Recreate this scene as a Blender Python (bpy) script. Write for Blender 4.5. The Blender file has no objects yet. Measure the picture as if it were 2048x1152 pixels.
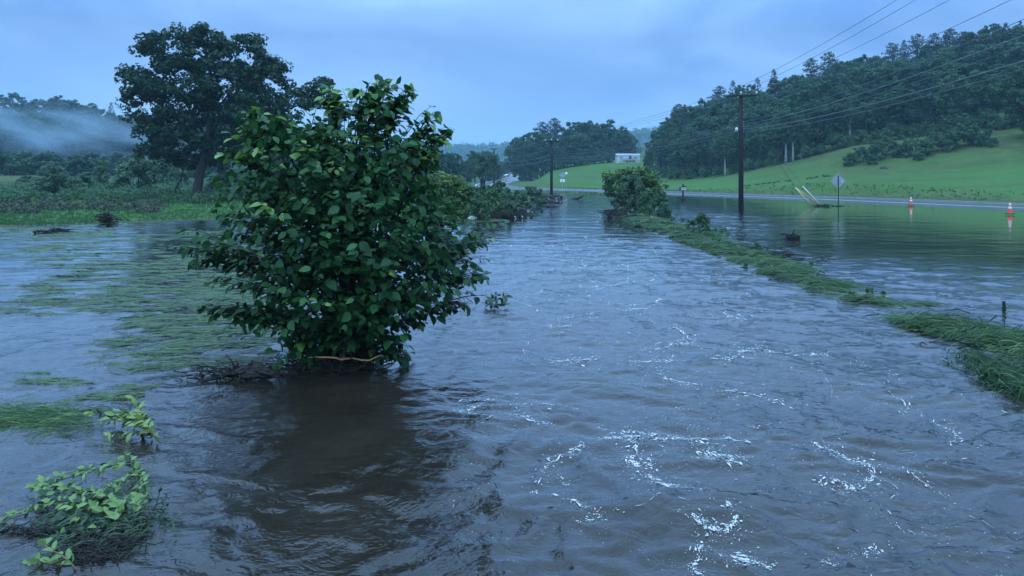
import bpy, bmesh, math, random
import numpy as np
from mathutils import Vector, Matrix, Euler

# ------------------------------------------------------------------ camera, sky, sun, exposure
SC = bpy.context.scene
COL = SC.collection
F, CX, HY, H = 1484.0, 1024.0, 350.0, 2.6      # focal length / centre / horizon of the 2048 px photo, eye height (m)

cam_d = bpy.data.cameras.new('camera')
cam_d.sensor_width = 36.0
cam_d.lens = 36.0 * F / 2048.0
cam_d.shift_y = -(576.0 - HY) / 2048.0
cam_d.clip_start = 0.1
cam_d.clip_end = 9000.0
cam = bpy.data.objects.new('camera', cam_d)
cam.location = (0, 0, H)
cam.rotation_euler = (math.radians(90), 0, 0)
COL.objects.link(cam)
SC.camera = cam

SUN_EL, SUN_ROT = 62.0, 200.0
SKY_STRENGTH = 0.080
world = bpy.data.worlds.new('World')
SC.world = world
world.use_nodes = True
nt = world.node_tree
for n in list(nt.nodes):
    nt.nodes.remove(n)


def N(tree, typ, **kw):
    n = tree.nodes.new(typ)
    for k, v in kw.items():
        if hasattr(n, k):
            setattr(n, k, v)
        else:
            n.inputs[k.replace('_', ' ')].default_value = v
    return n


def build_sky():
    out = N(nt, 'ShaderNodeOutputWorld')
    bg = N(nt, 'ShaderNodeBackground')
    bg.inputs['Strength'].default_value = SKY_STRENGTH
    sky = N(nt, 'ShaderNodeTexSky')
    sky.sky_type = 'NISHITA'
    sky.sun_disc = False
    sky.sun_elevation = math.radians(SUN_EL)
    sky.sun_rotation = math.radians(SUN_ROT)
    sky.altitude = 300
    sky.air_density = 1.0
    sky.dust_density = 0.6
    sky.ozone_density = 2.5
    tc = N(nt, 'ShaderNodeTexCoord')
    mp = N(nt, 'ShaderNodeMapping')
    mp.inputs['Scale'].default_value = (1.0, 1.0, 2.6)
    nt.links.new(tc.outputs['Generated'], mp.inputs['Vector'])
    nz = N(nt, 'ShaderNodeTexNoise')
    nz.inputs['Scale'].default_value = 2.6
    nz.inputs['Detail'].default_value = 5
    nz.inputs['Roughness'].default_value = 0.5
    nz.inputs['Distortion'].default_value = 0.6
    nt.links.new(mp.outputs['Vector'], nz.inputs['Vector'])
    rp = N(nt, 'ShaderNodeValToRGB')
    e = rp.color_ramp.elements
    e[0].position = 0.34
    e[0].color = (0.50, 1.24, 3.25, 1)
    e[1].position = 0.66
    e[1].color = (1.45, 2.60, 4.5, 1)
    nt.links.new(nz.outputs['Fac'], rp.inputs['Fac'])
    # paler towards the horizon, all the way round
    sx = N(nt, 'ShaderNodeSeparateXYZ')
    nt.links.new(tc.outputs['Generated'], sx.inputs['Vector'])
    mr = N(nt, 'ShaderNodeMapRange')
    mr.inputs['From Min'].default_value = 0.0
    mr.inputs['From Max'].default_value = 0.14
    mr.inputs['To Min'].default_value = 0.55
    mr.inputs['To Max'].default_value = 0.0
    nt.links.new(sx.outputs['Z'], mr.inputs['Value'])
    mh = N(nt, 'ShaderNodeMix', data_type='RGBA')
    mh.inputs['B'].default_value = (1.34, 2.40, 4.35, 1)
    nt.links.new(mr.outputs['Result'], mh.inputs['Factor'])
    nt.links.new(rp.outputs['Color'], mh.inputs['A'])
    mix = N(nt, 'ShaderNodeMix', data_type='RGBA')
    mix.inputs['Factor'].default_value = 0.88        # the cloud deck covers most of the blue
    nt.links.new(sky.outputs['Color'], mix.inputs['A'])
    nt.links.new(mh.outputs['Result'], mix.inputs['B'])
    # overcast: the deck grows brighter towards the zenith, exaggerated to brighten the water
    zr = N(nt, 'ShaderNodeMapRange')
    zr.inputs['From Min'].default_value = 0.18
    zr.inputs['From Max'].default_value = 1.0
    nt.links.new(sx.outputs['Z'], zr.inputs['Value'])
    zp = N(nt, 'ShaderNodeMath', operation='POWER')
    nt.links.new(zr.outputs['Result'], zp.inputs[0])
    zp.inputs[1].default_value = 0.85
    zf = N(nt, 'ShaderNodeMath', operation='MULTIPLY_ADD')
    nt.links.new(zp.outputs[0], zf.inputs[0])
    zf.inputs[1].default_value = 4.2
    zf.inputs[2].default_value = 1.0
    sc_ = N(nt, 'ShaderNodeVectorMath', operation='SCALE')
    zt = N(nt, 'ShaderNodeMapRange')          # and more neutral grey
    zt.inputs['From Min'].default_value = 0.15
    zt.inputs['From Max'].default_value = 0.8
    zt.inputs['To Max'].default_value = 0.75
    nt.links.new(sx.outputs['Z'], zt.inputs['Value'])
    zm = N(nt, 'ShaderNodeMix', data_type='RGBA')
    zm.inputs['B'].default_value = (1.15, 2.06, 3.1, 1)
    nt.links.new(zt.outputs['Result'], zm.inputs['Factor'])
    nt.links.new(mix.outputs['Result'], zm.inputs['A'])
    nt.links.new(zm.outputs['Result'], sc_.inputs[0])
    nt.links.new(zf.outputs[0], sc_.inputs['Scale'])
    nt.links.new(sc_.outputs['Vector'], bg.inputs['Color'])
    nt.links.new(bg.outputs['Background'], out.inputs['Surface'])


build_sky()

sun_d = bpy.data.lights.new('sun', 'SUN')
sun_d.energy = 0.7
sun_d.angle = math.radians(75)
sun_d.color = (0.52, 0.80, 1.0)
sun = bpy.data.objects.new('sun', sun_d)
# Nishita rotation: 0 = +Y, clockwise seen from above
_az = math.radians(SUN_ROT)
_sd = Vector((math.sin(_az) * math.cos(math.radians(SUN_EL)), math.cos(_az) * math.cos(math.radians(SUN_EL)), math.sin(math.radians(SUN_EL))))
sun.rotation_euler = _sd.to_track_quat('Z', 'Y').to_euler()
sun.location = (0, -20, 60)
COL.objects.link(sun)

vs = SC.view_settings
vs.view_transform = 'Standard'
vs.look = 'None'
vs.gamma = 1.0
vs.use_curve_mapping = False
vs.exposure = 1.38
SC.cycles.use_denoising = True
SC.cycles.max_bounces = 6
SC.cycles.diffuse_bounces = 3
SC.cycles.glossy_bounces = 3
SC.cycles.transmission_bounces = 3
SC.cycles.volume_bounces = 1
SC.cycles.transparent_max_bounces = 8

RNG = np.random.default_rng(7)
random.seed(7)


# ------------------------------------------------------------------ small helpers
def P(px, py, d):
    """photo pixel at distance d -> place"""
    return np.array([(px - CX) / F * d, d, H - (py - HY) / F * d])


def G(px, py, z=0.0):
    """photo pixel lying on a level at height z -> place"""
    d = (H - z) * F / (py - HY)
    return np.array([(px - CX) / F * d, d, z])


def tag(o, label=None, cat=None, group=None, kind=None):
    if label:
        o['label'] = label
    if cat:
        o['category'] = cat
    if group:
        o['group'] = group
    if kind:
        o['kind'] = kind
    return o


def empty(name, loc=(0, 0, 0), rz=0.0):
    o = bpy.data.objects.new(name, None)
    o.empty_display_size = 0.2
    o.location = loc
    o.rotation_euler = (0, 0, rz)
    COL.objects.link(o)
    return o


def link(name, me, parent=None):
    o = bpy.data.objects.new(name, me)
    COL.objects.link(o)
    if parent is not None:
        o.parent = parent
    return o


def fast_mesh(name, V, faces, mats, smooth=False, attrs=None, midx=None):
    """V (n,3); faces: list of (m,k) int arrays"""
    V = np.asarray(V, dtype=np.float32)
    me = bpy.data.meshes.new(name)
    faces = [np.asarray(f, dtype=np.int32) for f in faces if len(f)]
    nl = sum(f.size for f in faces)
    nf = sum(len(f) for f in faces)
    me.vertices.add(len(V))
    me.vertices.foreach_set('co', V.ravel())
    me.loops.add(nl)
    me.polygons.add(nf)
    li = np.concatenate([f.ravel() for f in faces])
    tot = np.concatenate([np.full(len(f), f.shape[1], dtype=np.int32) for f in faces])
    st = np.concatenate([[0], np.cumsum(tot)[:-1]]).astype(np.int32)
    me.loops.foreach_set('vertex_index', li)
    me.polygons.foreach_set('loop_start', st)
    me.polygons.foreach_set('loop_total', tot)
    if smooth:
        me.polygons.foreach_set('use_smooth', np.ones(nf, dtype=bool))
    if midx is not None:
        me.polygons.foreach_set('material_index', np.asarray(midx, dtype=np.int32))
    for m in (mats if isinstance(mats, (list, tuple)) else [mats]):
        me.materials.append(m)
    if attrs:
        for k, a in attrs.items():
            at = me.attributes.new(k, 'FLOAT', 'POINT')
            at.data.foreach_set('value', np.asarray(a, dtype=np.float32))
    me.update(calc_edges=True)
    me.validate()
    return me


class MB:
    """collects simple shapes into one mesh"""

    def __init__(self):
        self.v, self.f = [], []

    def add(self, V, Fc):
        o = len(self.v)
        self.v.extend([tuple(map(float, p)) for p in V])
        self.f.extend([tuple(int(i) + o for i in f) for f in Fc])

    def box(self, c, s, rot=None):
        V = []
        for dz in (-.5, .5):
            for dx, dy in ((-.5, -.5), (.5, -.5), (.5, .5), (-.5, .5)):
                p = Vector((dx * s[0], dy * s[1], dz * s[2]))
                if rot is not None:
                    p = rot @ p
                V.append((c[0] + p.x, c[1] + p.y, c[2] + p.z))
        self.add(V, [(3, 2, 1, 0), (4, 5, 6, 7), (0, 1, 5, 4), (1, 2, 6, 5), (2, 3, 7, 6), (3, 0, 4, 7)])

    def tube(self, pts, rad, n=6, cap=True):
        pts = [Vector(p) for p in pts]
        m = len(pts)
        if np.isscalar(rad):
            rad = [rad] * m
        V, Fc = [], []
        ref = Vector((0.31, 0.57, 0.76))
        for i in range(m):
            a, b = pts[max(i - 1, 0)], pts[min(i + 1, m - 1)]
            t = (b - a)
            if t.length < 1e-9:
                t = Vector((0, 0, 1))
            t.normalize()
            s = t.cross(ref)
            if s.length < 1e-3:
                s = t.cross(Vector((1, 0, 0)))
            s.normalize()
            u = t.cross(s)
            for k in range(n):
                an = 2 * math.pi * k / n
                V.append(pts[i] + (s * math.cos(an) + u * math.sin(an)) * rad[i])
        for i in range(m - 1):
            for k in range(n):
                k2 = (k + 1) % n
                Fc.append((i * n + k, i * n + k2, (i + 1) * n + k2, (i + 1) * n + k))
        if cap:
            Fc.append(tuple(range(n - 1, -1, -1)))
            Fc.append(tuple((m - 1) * n + k for k in range(n)))
        self.add(V, Fc)

    def lathe(self, prof, n=16, c=(0, 0, 0)):
        V, Fc = [], []
        m = len(prof)
        for r, z in prof:
            for k in range(n):
                a = 2 * math.pi * k / n
                V.append((c[0] + r * math.cos(a), c[1] + r * math.sin(a), c[2] + z))
        for i in range(m - 1):
            for k in range(n):
                k2 = (k + 1) % n
                Fc.append((i * n + k, i * n + k2, (i + 1) * n + k2, (i + 1) * n + k))
        Fc.append(tuple(range(n - 1, -1, -1)))
        Fc.append(tuple((m - 1) * n + k for k in range(n)))
        self.add(V, Fc)

    def mesh(self, name, mat, smooth=False):
        me = bpy.data.meshes.new(name)
        me.from_pydata(self.v, [], self.f)
        me.materials.append(mat)
        if smooth:
            me.polygons.foreach_set('use_smooth', np.ones(len(me.polygons), dtype=bool))
        me.update()
        return me

    def build(self, name, mat, parent=None, smooth=False):
        return link(name, self.mesh(name, mat, smooth), parent)


def _hash(ix, iy, seed):
    h = (ix.astype(np.int64) * 374761393 + iy.astype(np.int64) * 668265263 + seed * 974634581) & 0xffffffff
    h = ((h ^ (h >> 13)) * 1274126177) & 0xffffffff
    return (h ^ (h >> 16)) & 0xffff


def pnoise(x, y, seed=0):
    x = np.asarray(x, float)
    y = np.asarray(y, float)
    x0, y0 = np.floor(x), np.floor(y)
    fx, fy = x - x0, y - y0
    u = fx * fx * fx * (fx * (fx * 6 - 15) + 10)
    v = fy * fy * fy * (fy * (fy * 6 - 15) + 10)

    def g(dx, dy):
        a = _hash(x0 + dx, y0 + dy, seed) * (2 * math.pi / 65536.0)
        return np.cos(a) * (fx - dx) + np.sin(a) * (fy - dy)
    n0 = g(0, 0) * (1 - u) + g(1, 0) * u
    n1 = g(0, 1) * (1 - u) + g(1, 1) * u
    return (n0 * (1 - v) + n1 * v) * 1.4


def fbm(x, y, o=4, seed=0, rough=0.5):
    s, a, t = 0, 1.0, 0
    for i in range(o):
        s = s + a * pnoise(x, y, seed + i * 17)
        t += a
        a *= rough
        x, y = x * 2.03 + 3.1, y * 2.03 - 1.7
    return s / t


def sstep(a, b, x):
    t = np.clip((np.asarray(x, float) - a) / (b - a), 0, 1)
    return t * t * (3 - 2 * t)


# ------------------------------------------------------------------ materials
def new_mat(name):
    m = bpy.data.materials.new(name)
    m.use_nodes = True
    t = m.node_tree
    for n in list(t.nodes):
        t.nodes.remove(n)
    return m, t


def pmat(name, col, rough=0.6, col2=None, scale=8.0, spec=0.4, metal=0.0, bump=0.0, stretch=(1, 1, 1), detail=4):
    m, t = new_mat(name)
    out = N(t, 'ShaderNodeOutputMaterial')
    b = N(t, 'ShaderNodeBsdfPrincipled')
    b.inputs['Roughness'].default_value = rough
    b.inputs['Specular IOR Level'].default_value = spec
    b.inputs['Metallic'].default_value = metal
    tc = N(t, 'ShaderNodeTexCoord')
    mp = N(t, 'ShaderNodeMapping')
    mp.inputs['Scale'].default_value = stretch
    t.links.new(tc.outputs['Object'], mp.inputs['Vector'])
    nz = N(t, 'ShaderNodeTexNoise')
    nz.inputs['Scale'].default_value = scale
    nz.inputs['Detail'].default_value = detail
    t.links.new(mp.outputs['Vector'], nz.inputs['Vector'])
    rp = N(t, 'ShaderNodeValToRGB')
    rp.color_ramp.elements[0].position = 0.3
    rp.color_ramp.elements[1].position = 0.7
    c2 = col2 or tuple(c * 0.75 for c in col)
    rp.color_ramp.elements[0].color = (*c2, 1)
    rp.color_ramp.elements[1].color = (*col, 1)
    t.links.new(nz.outputs['Fac'], rp.inputs['Fac'])
    t.links.new(rp.outputs['Color'], b.inputs['Base Color'])
    if bump:
        bp = N(t, 'ShaderNodeBump')
        bp.inputs['Strength'].default_value = bump
        bp.inputs['Distance'].default_value = 0.02
        t.links.new(nz.outputs['Fac'], bp.inputs['Height'])
        t.links.new(bp.outputs['Normal'], b.inputs['Normal'])
    t.links.new(b.outputs['BSDF'], out.inputs['Surface'])
    return m


def leaf_mat(name, ca, cb, trans=0.3, rough=0.5, spec=0.2, cc=None):
    """ca..cb: the range from leaf to leaf; tint attribute and the object's own random number choose"""
    m, t = new_mat(name)
    out = N(t, 'ShaderNodeOutputMaterial')
    at = N(t, 'ShaderNodeAttribute', attribute_name='tint')
    oi = N(t, 'ShaderNodeObjectInfo')
    ad = N(t, 'ShaderNodeMath', operation='MULTIPLY_ADD')
    t.links.new(oi.outputs['Random'], ad.inputs[0])
    ad.inputs[1].default_value = 0.45
    t.links.new(at.outputs['Fac'], ad.inputs[2])
    rp = N(t, 'ShaderNodeValToRGB')
    rp.color_ramp.elements[0].color = (*ca, 1)
    rp.color_ramp.elements[1].color = (*cb, 1)
    rp.color_ramp.elements[0].position = 0.05
    rp.color_ramp.elements[1].position = 1.0
    if cc:
        e = rp.color_ramp.elements.new(0.8)
        e.color = (*cb, 1)
        rp.color_ramp.elements[2].color = (*cc, 1)
    t.links.new(ad.outputs[0], rp.inputs['Fac'])
    b = N(t, 'ShaderNodeBsdfPrincipled')
    b.inputs['Roughness'].default_value = rough
    b.inputs['Specular IOR Level'].default_value = spec
    tr = N(t, 'ShaderNodeBsdfTranslucent')
    mx = N(t, 'ShaderNodeMixShader')
    mx.inputs['Fac'].default_value = trans
    t.links.new(rp.outputs['Color'], b.inputs['Base Color'])
    t.links.new(rp.outputs['Color'], tr.inputs['Color'])
    t.links.new(b.outputs['BSDF'], mx.inputs[1])
    t.links.new(tr.outputs['BSDF'], mx.inputs[2])
    t.links.new(mx.outputs['Shader'], out.inputs['Surface'])
    return m


M = {}
M['bark'] = pmat('bark', (0.075, 0.06, 0.05), 0.9, (0.03, 0.025, 0.022), 6, 0.2, bump=0.6, stretch=(3, 3, 0.6))
M['bark_dark'] = pmat('bark_dark', (0.03, 0.026, 0.022), 0.85, (0.015, 0.013, 0.011), 8, 0.25, bump=0.4)
M['pale_bark'] = pmat('pale_bark', (0.36, 0.35, 0.32), 0.8, (0.18, 0.17, 0.15), 3, 0.2)
M['twig'] = pmat('twig', (0.05, 0.035, 0.025), 0.8, (0.02, 0.016, 0.012), 20, 0.25)
M['red_stem'] = pmat('red_stem', (0.26, 0.15, 0.085), 0.6, (0.16, 0.09, 0.05), 20, 0.3)
M['straw'] = pmat('straw', (0.42, 0.24, 0.09), 0.6, (0.30, 0.16, 0.06), 14, 0.3)
M['pole'] = pmat('pole', (0.035, 0.03, 0.027), 0.85, (0.018, 0.016, 0.015), 5, 0.2, stretch=(4, 4, 0.4), bump=0.3)
M['wire'] = pmat('wire', (0.03, 0.03, 0.032), 0.5, None, 3, 0.4)
M['wire_pale'] = pmat('wire_pale', (0.11, 0.11, 0.115), 0.35, (0.08, 0.08, 0.085), 3, 0.6)
M['porcelain'] = pmat('porcelain', (0.75, 0.75, 0.74), 0.3, (0.62, 0.62, 0.62), 5, 0.5)
M['galv'] = pmat('galv', (0.34, 0.345, 0.35), 0.5, (0.25, 0.255, 0.26), 9, 0.5, metal=0.5)
M['sign_back'] = pmat('sign_back', (0.40, 0.40, 0.40), 0.45, (0.31, 0.31, 0.31), 4, 0.5, metal=0.25)
M['white_paint'] = pmat('white_paint', (0.78, 0.78, 0.76), 0.5, (0.66, 0.66, 0.64), 7, 0.4)
M['cream_paint'] = pmat('cream_paint', (0.74, 0.68, 0.42), 0.5, (0.6, 0.54, 0.3), 7, 0.4)
M['yellow_paint'] = pmat('yellow_paint', (0.62, 0.40, 0.07), 0.5, (0.5, 0.3, 0.05), 7, 0.4)
M['line_paint'] = pmat('line_paint', (0.72, 0.72, 0.70), 0.5, (0.5, 0.5, 0.49), 3, 0.4)
M['line_yellow'] = pmat('line_yellow', (0.55, 0.36, 0.06), 0.5, (0.4, 0.26, 0.05), 3, 0.4)
M['cone'] = pmat('cone', (0.85, 0.085, 0.03), 0.4, (0.72, 0.065, 0.025), 6, 0.4)
M['cone_band'] = pmat('cone_band', (0.85, 0.85, 0.85), 0.35, (0.75, 0.75, 0.75), 6, 0.5)
M['rubber'] = pmat('rubber', (0.02, 0.02, 0.02), 0.7, None, 6, 0.3)
M['mail'] = pmat('mail', (0.015, 0.015, 0.017), 0.4, None, 6, 0.5)
M['siding'] = pmat('siding', (0.62, 0.60, 0.62), 0.6, (0.52, 0.50, 0.52), 3, 0.4)
M['roof_pale'] = pmat('roof_pale', (0.30, 0.35, 0.36), 0.5, (0.24, 0.28, 0.29), 3, 0.4)
M['dark_glass'] = pmat('dark_glass', (0.03, 0.035, 0.04), 0.15, None, 3, 0.5)
M['house_dark'] = pmat('house_dark', (0.10, 0.07, 0.06), 0.7, None, 3, 0.3)
M['driftwood'] = pmat('driftwood', (0.040, 0.026, 0.020), 0.7, (0.012, 0.009, 0.008), 9, 0.4, bump=0.8, stretch=(3, 0.6, 3))
M['trash'] = pmat('trash', (0.45, 0.44, 0.42), 0.6, (0.25, 0.24, 0.22), 12, 0.3)
M['rot'] = pmat('rot', (0.035, 0.026, 0.018), 0.8, (0.015, 0.012, 0.010), 12, 0.3)
M['foam_solid'] = pmat('foam', (0.62, 0.60, 0.56), 0.7, (0.45, 0.43, 0.40), 25, 0.3)

def foam_mat():
    m, t = new_mat('foam')
    out = N(t, 'ShaderNodeOutputMaterial')
    b = N(t, 'ShaderNodeBsdfPrincipled')
    b.inputs['Base Color'].default_value = (0.60, 0.58, 0.55, 1)
    b.inputs['Roughness'].default_value = 0.75
    tr = N(t, 'ShaderNodeBsdfTransparent')
    tc = N(t, 'ShaderNodeTexCoord')
    nz = N(t, 'ShaderNodeTexNoise')
    nz.inputs['Scale'].default_value = 55
    nz.inputs['Detail'].default_value = 3
    t.links.new(tc.outputs['Object'], nz.inputs['Vector'])
    at = N(t, 'ShaderNodeAttribute', attribute_name='core')
    ad = N(t, 'ShaderNodeMath', operation='ADD')
    t.links.new(at.outputs['Fac'], ad.inputs[0])
    t.links.new(nz.outputs['Fac'], ad.inputs[1])
    mr = N(t, 'ShaderNodeMapRange')
    mr.inputs['From Min'].default_value = .62
    mr.inputs['From Max'].default_value = 1.05
    mr.inputs['To Min'].default_value = .0
    mr.inputs['To Max'].default_value = .92
    t.links.new(ad.outputs[0], mr.inputs['Value'])
    mx = N(t, 'ShaderNodeMixShader')
    t.links.new(mr.outputs['Result'], mx.inputs['Fac'])
    t.links.new(tr.outputs['BSDF'], mx.inputs[1])
    t.links.new(b.outputs['BSDF'], mx.inputs[2])
    t.links.new(mx.outputs['Shader'], out.inputs['Surface'])
    return m


M['foam'] = foam_mat()
GREEN = leaf_mat('leaf_forest', (0.010, 0.036, 0.016), (0.062, 0.138, 0.048), 0.30)
GREEN_B = leaf_mat('leaf_birch', (0.0256, 0.0640, 0.0272), (0.0656, 0.1320, 0.0480), 0.30)
PINE = leaf_mat('leaf_pine', (0.0176, 0.0400, 0.0256), (0.0336, 0.0640, 0.0352), 0.12)
MAPLE = leaf_mat('leaf_maple', (0.0120, 0.0360, 0.0170), (0.0380, 0.0820, 0.0320), 0.28)
SHRUB = leaf_mat('leaf_shrub', (0.0360, 0.0850, 0.0360), (0.0750, 0.1500, 0.0500), 0.28)
WILLOW = leaf_mat('leaf_willow', (0.0468, 0.0988, 0.0499), (0.0884, 0.1560, 0.0676), 0.25)
LILAC = leaf_mat('leaf_yellow_top', (0.0276, 0.0662, 0.0276), (0.0552, 0.1150, 0.0331), 0.28, cc=(0.17, 0.23, 0.05))
BROADLEAF = leaf_mat('leaf_broad', (0.009, 0.040, 0.014), (0.066, 0.190, 0.046), 0.28, 0.45, 0.2)
YOUNG = leaf_mat('leaf_young', (0.15, 0.27, 0.06), (0.24, 0.36, 0.08), 0.40, 0.4, 0.4)
PALE = leaf_mat('leaf_pale', (0.1530, 0.2430, 0.0720), (0.2880, 0.3870, 0.1260), 0.30, 0.45, 0.3)
PALE_Y = leaf_mat('leaf_pale_yellow', (0.20, 0.27, 0.06), (0.32, 0.38, 0.09), 0.30, 0.38, 0.45)
WETDARK = leaf_mat('leaf_wet_dark', (0.0153, 0.0357, 0.0153), (0.0553, 0.0935, 0.0323), 0.15, 0.4, 0.3)
GRASSB = leaf_mat('grass_blade', (0.010, 0.030, 0.009), (0.060, 0.125, 0.030), 0.25, 0.55, 0.2, cc=(0.15, 0.19, 0.06))
GRASSM = leaf_mat('grass_meadow', (0.042, 0.105, 0.034), (0.070, 0.150, 0.048), 0.3, 0.5, 0.3)
SUNK = leaf_mat('grass_sunk', (0.016, 0.036, 0.013), (0.085, 0.150, 0.045), 0.15, 0.4, 0.3, cc=(0.11, 0.09, 0.05))
BROWNWEED = leaf_mat('weed_brown', (0.045, 0.050, 0.030), (0.09, 0.085, 0.045), 0.2, 0.6, 0.3)


# ------------------------------------------------------------------ road course and terrain
ROAD = np.array([(60, 6, .25), (53, 32, .22), (48, 46, .2), (42.3, 60, .16), (37.3, 75, .15), (31.5, 87.5, .15), (25, 99, .17), (17.5, 111, .25), (9, 122, .30),
                 (2, 133, .32), (-3.5, 150, .34), (-5.5, 172, .36), (-5, 198, .45), (-2, 235, 1.0), (2, 285, 1.9), (4.5, 335, 2.5), (12, 400, 2.8), (30, 470, 3)], float)


def resample(pts, step):
    """smooth polyline through pts"""
    pts = np.asarray(pts, float)
    out = []
    n = len(pts)
    for i in range(n - 1):
        p0, p1, p2, p3 = pts[max(i - 1, 0)], pts[i], pts[i + 1], pts[min(i + 2, n - 1)]
        k = max(2, int(np.linalg.norm(p2 - p1) / step))
        for j in range(k):
            t = j / k
            out.append(0.5 * ((2 * p1) + (-p0 + p2) * t + (2 * p0 - 5 * p1 + 4 * p2 - p3) * t * t + (-p0 + 3 * p1 - 3 * p2 + p3) * t ** 3))
    out.append(pts[-1])
    return np.array(out)


ROADC = resample(ROAD, 2.0)

CTRL = []


def cz(x, y, z):
    CTRL.append((x, y, z))


def cp(px, py, d):
    p = P(px, py, d)
    CTRL.append((p[0], p[1], p[2]))


# left flooded field and its shore, meadow, wood and hill
for x, y in ((-10, 4), (-6, 12), (-14, 16), (-22, 26), (-9, 26), (-4, 20), (-30, 16), (-45, 12)):
    cz(x, y, -0.45)
for px, py in ((-300, 462), (0, 455), (200, 448), (420, 440)):
    g = G(px, py)
    cz(g[0], g[1], 0.0)
    cz(g[0] * 1.1, g[1] * 1.1 + 3, 0.14)
    cz(g[0] * .85, g[1] * .85, -0.35)
for x, y, z in ((-55, 62, .6), (-36, 62, .42), (-25, 62, .38), (-14, 62, .3), (-60, 85, 1.0), (-38, 90, .9), (-22, 92, .7), (-8, 95, .35),
                (-100, 80, 1.2), (-100, 140, 2.4), (-70, 140, 2.0), (-40, 150, 1.9), (-18, 150, 1.0), (-130, 190, 4.6), (-95, 205, 4.5),
                (-60, 215, 3.6), (-30, 230, 2.4), (-180, 240, 11), (-130, 265, 13), (-85, 275, 9), (-45, 300, 4), (-170, 330, 25), (-105, 340, 19), (-60, 380, 8),
                (-260, 330, 32), (-220, 160, 8), (-200, 60, 3)):
    cz(x, y, z)
# channel, bars, pond
for x, y in ((0, -20), (2, 0), (3, 10), (3.5, 20), (4, 32), (5, 50), (8, 70), (11, 88)):
    cz(x, y, -1.3)
for y in (9, 14, 20, 28, 36, 46):
    cz(7.1 if y < 40 else 7.6, y, -0.16)
for x, y in ((10, 47), (12.5, 46), (9, 52), (12, 52), (11, 40), (15, 47), (10, 58), (13, 60), (11, 33)):
    cz(x, y, -.35)
for x, y in ((11, 10), (14, 18), (12, 28), (17, 36), (23, 44), (16, 52), (24, 62), (18, 75), (15, 88), (30, 30), (25, 18), (20, 5), (35, 12)):
    cz(x, y, -0.5)
for x, y in ((-2.3, 10.2), (-2.2, 16), (-1.8, 28)):
    cz(x, y, -0.25)
for x, y, z in ((-1.2, 42, .05), (-2.6, 50, .2), (-.5, 60, .15), (1.2, 70, .12), (3.5, 82, .05), (-9, 48, .1), (-6, 70, .25), (-5.5, 104, -.1), (-1, 106, -.1), (3, 104, -.2), (-3, 116, .15)):
    cz(x, y, z)
for x, y in ((6, 98), (12, 94)):
    cz(x, y, -.25)
for x, y, z in ((4, 113, .16), (9, 108, .16), (14, 103, .14), (0, 118, .16), (18, 97, .05)):
    cz(x, y, z)
# right hand field and hill
for a in ((1350, 362, 168), (1450, 352, 152), (1560, 330, 140), (1650, 312, 133), (1720, 298, 130), (1900, 288, 122), (2048, 272, 114), (2250, 262, 108),
          (1700, 360, 98), (2048, 362, 86), (1500, 370, 118), (2048, 322, 100), (1850, 335, 108), (1400, 378, 128), (1250, 366, 150), (1150, 376, 138),
          (1040, 351, 222), (1150, 333, 226), (1250, 324, 226), (1150, 353, 180), (1330, 338, 235), (1250, 340, 200)):
    cp(*a)
for x, y, z in ((64, 215, 14), (45, 240, 6), (95, 205, 22), (130, 190, 30), (150, 130, 24), (170, 60, 16), (110, 60, 6), (120, 20, 4), (80, 250, 14), (120, 270, 30), (170, 270, 40), (220, 180, 42),
                (60, 330, 10), (30, 290, 7), (120, 400, 34), (250, 300, 48), (20, 420, 4), (-20, 420, 3), (0, 600, 4)):
    cz(x, y, z)
# the far valley sides and the country round about
for x, y, z in ((-110, 1350, 40), (-40, 1350, 44), (40, 1400, 40), (-300, 1200, 50), (-500, 700, 45), (160, 1150, 58), (210, 1100, 62), (400, 900, 70), (500, 500, 60), (0, 900, 6), (-150, 650, 14), (150, 650, 22),
                (-60, 2600, 60), (-1500, 2600, 70), (1500, 2600, 70), (-2400, 800, 60), (2400, 800, 60), (-800, 200, 40), (900, 100, 50), (0, -300, 2), (-400, -300, 6), (400, -300, 8), (-2400, -600, 30), (2400, -600, 30), (0, -700, 5), (0, -60, .3), (40, -40, .2), (-60, -40, .2)):
    cz(x, y, z)
CTRL = np.array(CTRL, float)


def _tps(r2):
    return 0.5 * r2 * np.log(np.maximum(r2, 1e-9))


_S = 100.0
_cx, _cy = CTRL[:, 0] / _S, CTRL[:, 1] / _S
_n = len(CTRL)
_K = _tps((_cx[:, None] - _cx) ** 2 + (_cy[:, None] - _cy) ** 2) + np.eye(_n) * 2e-4
_Pm = np.stack([np.ones(_n), _cx, _cy], 1)
_A = np.block([[_K, _Pm], [_Pm.T, np.zeros((3, 3))]])
_W = np.linalg.solve(_A, np.concatenate([CTRL[:, 2], np.zeros(3)]))


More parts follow.
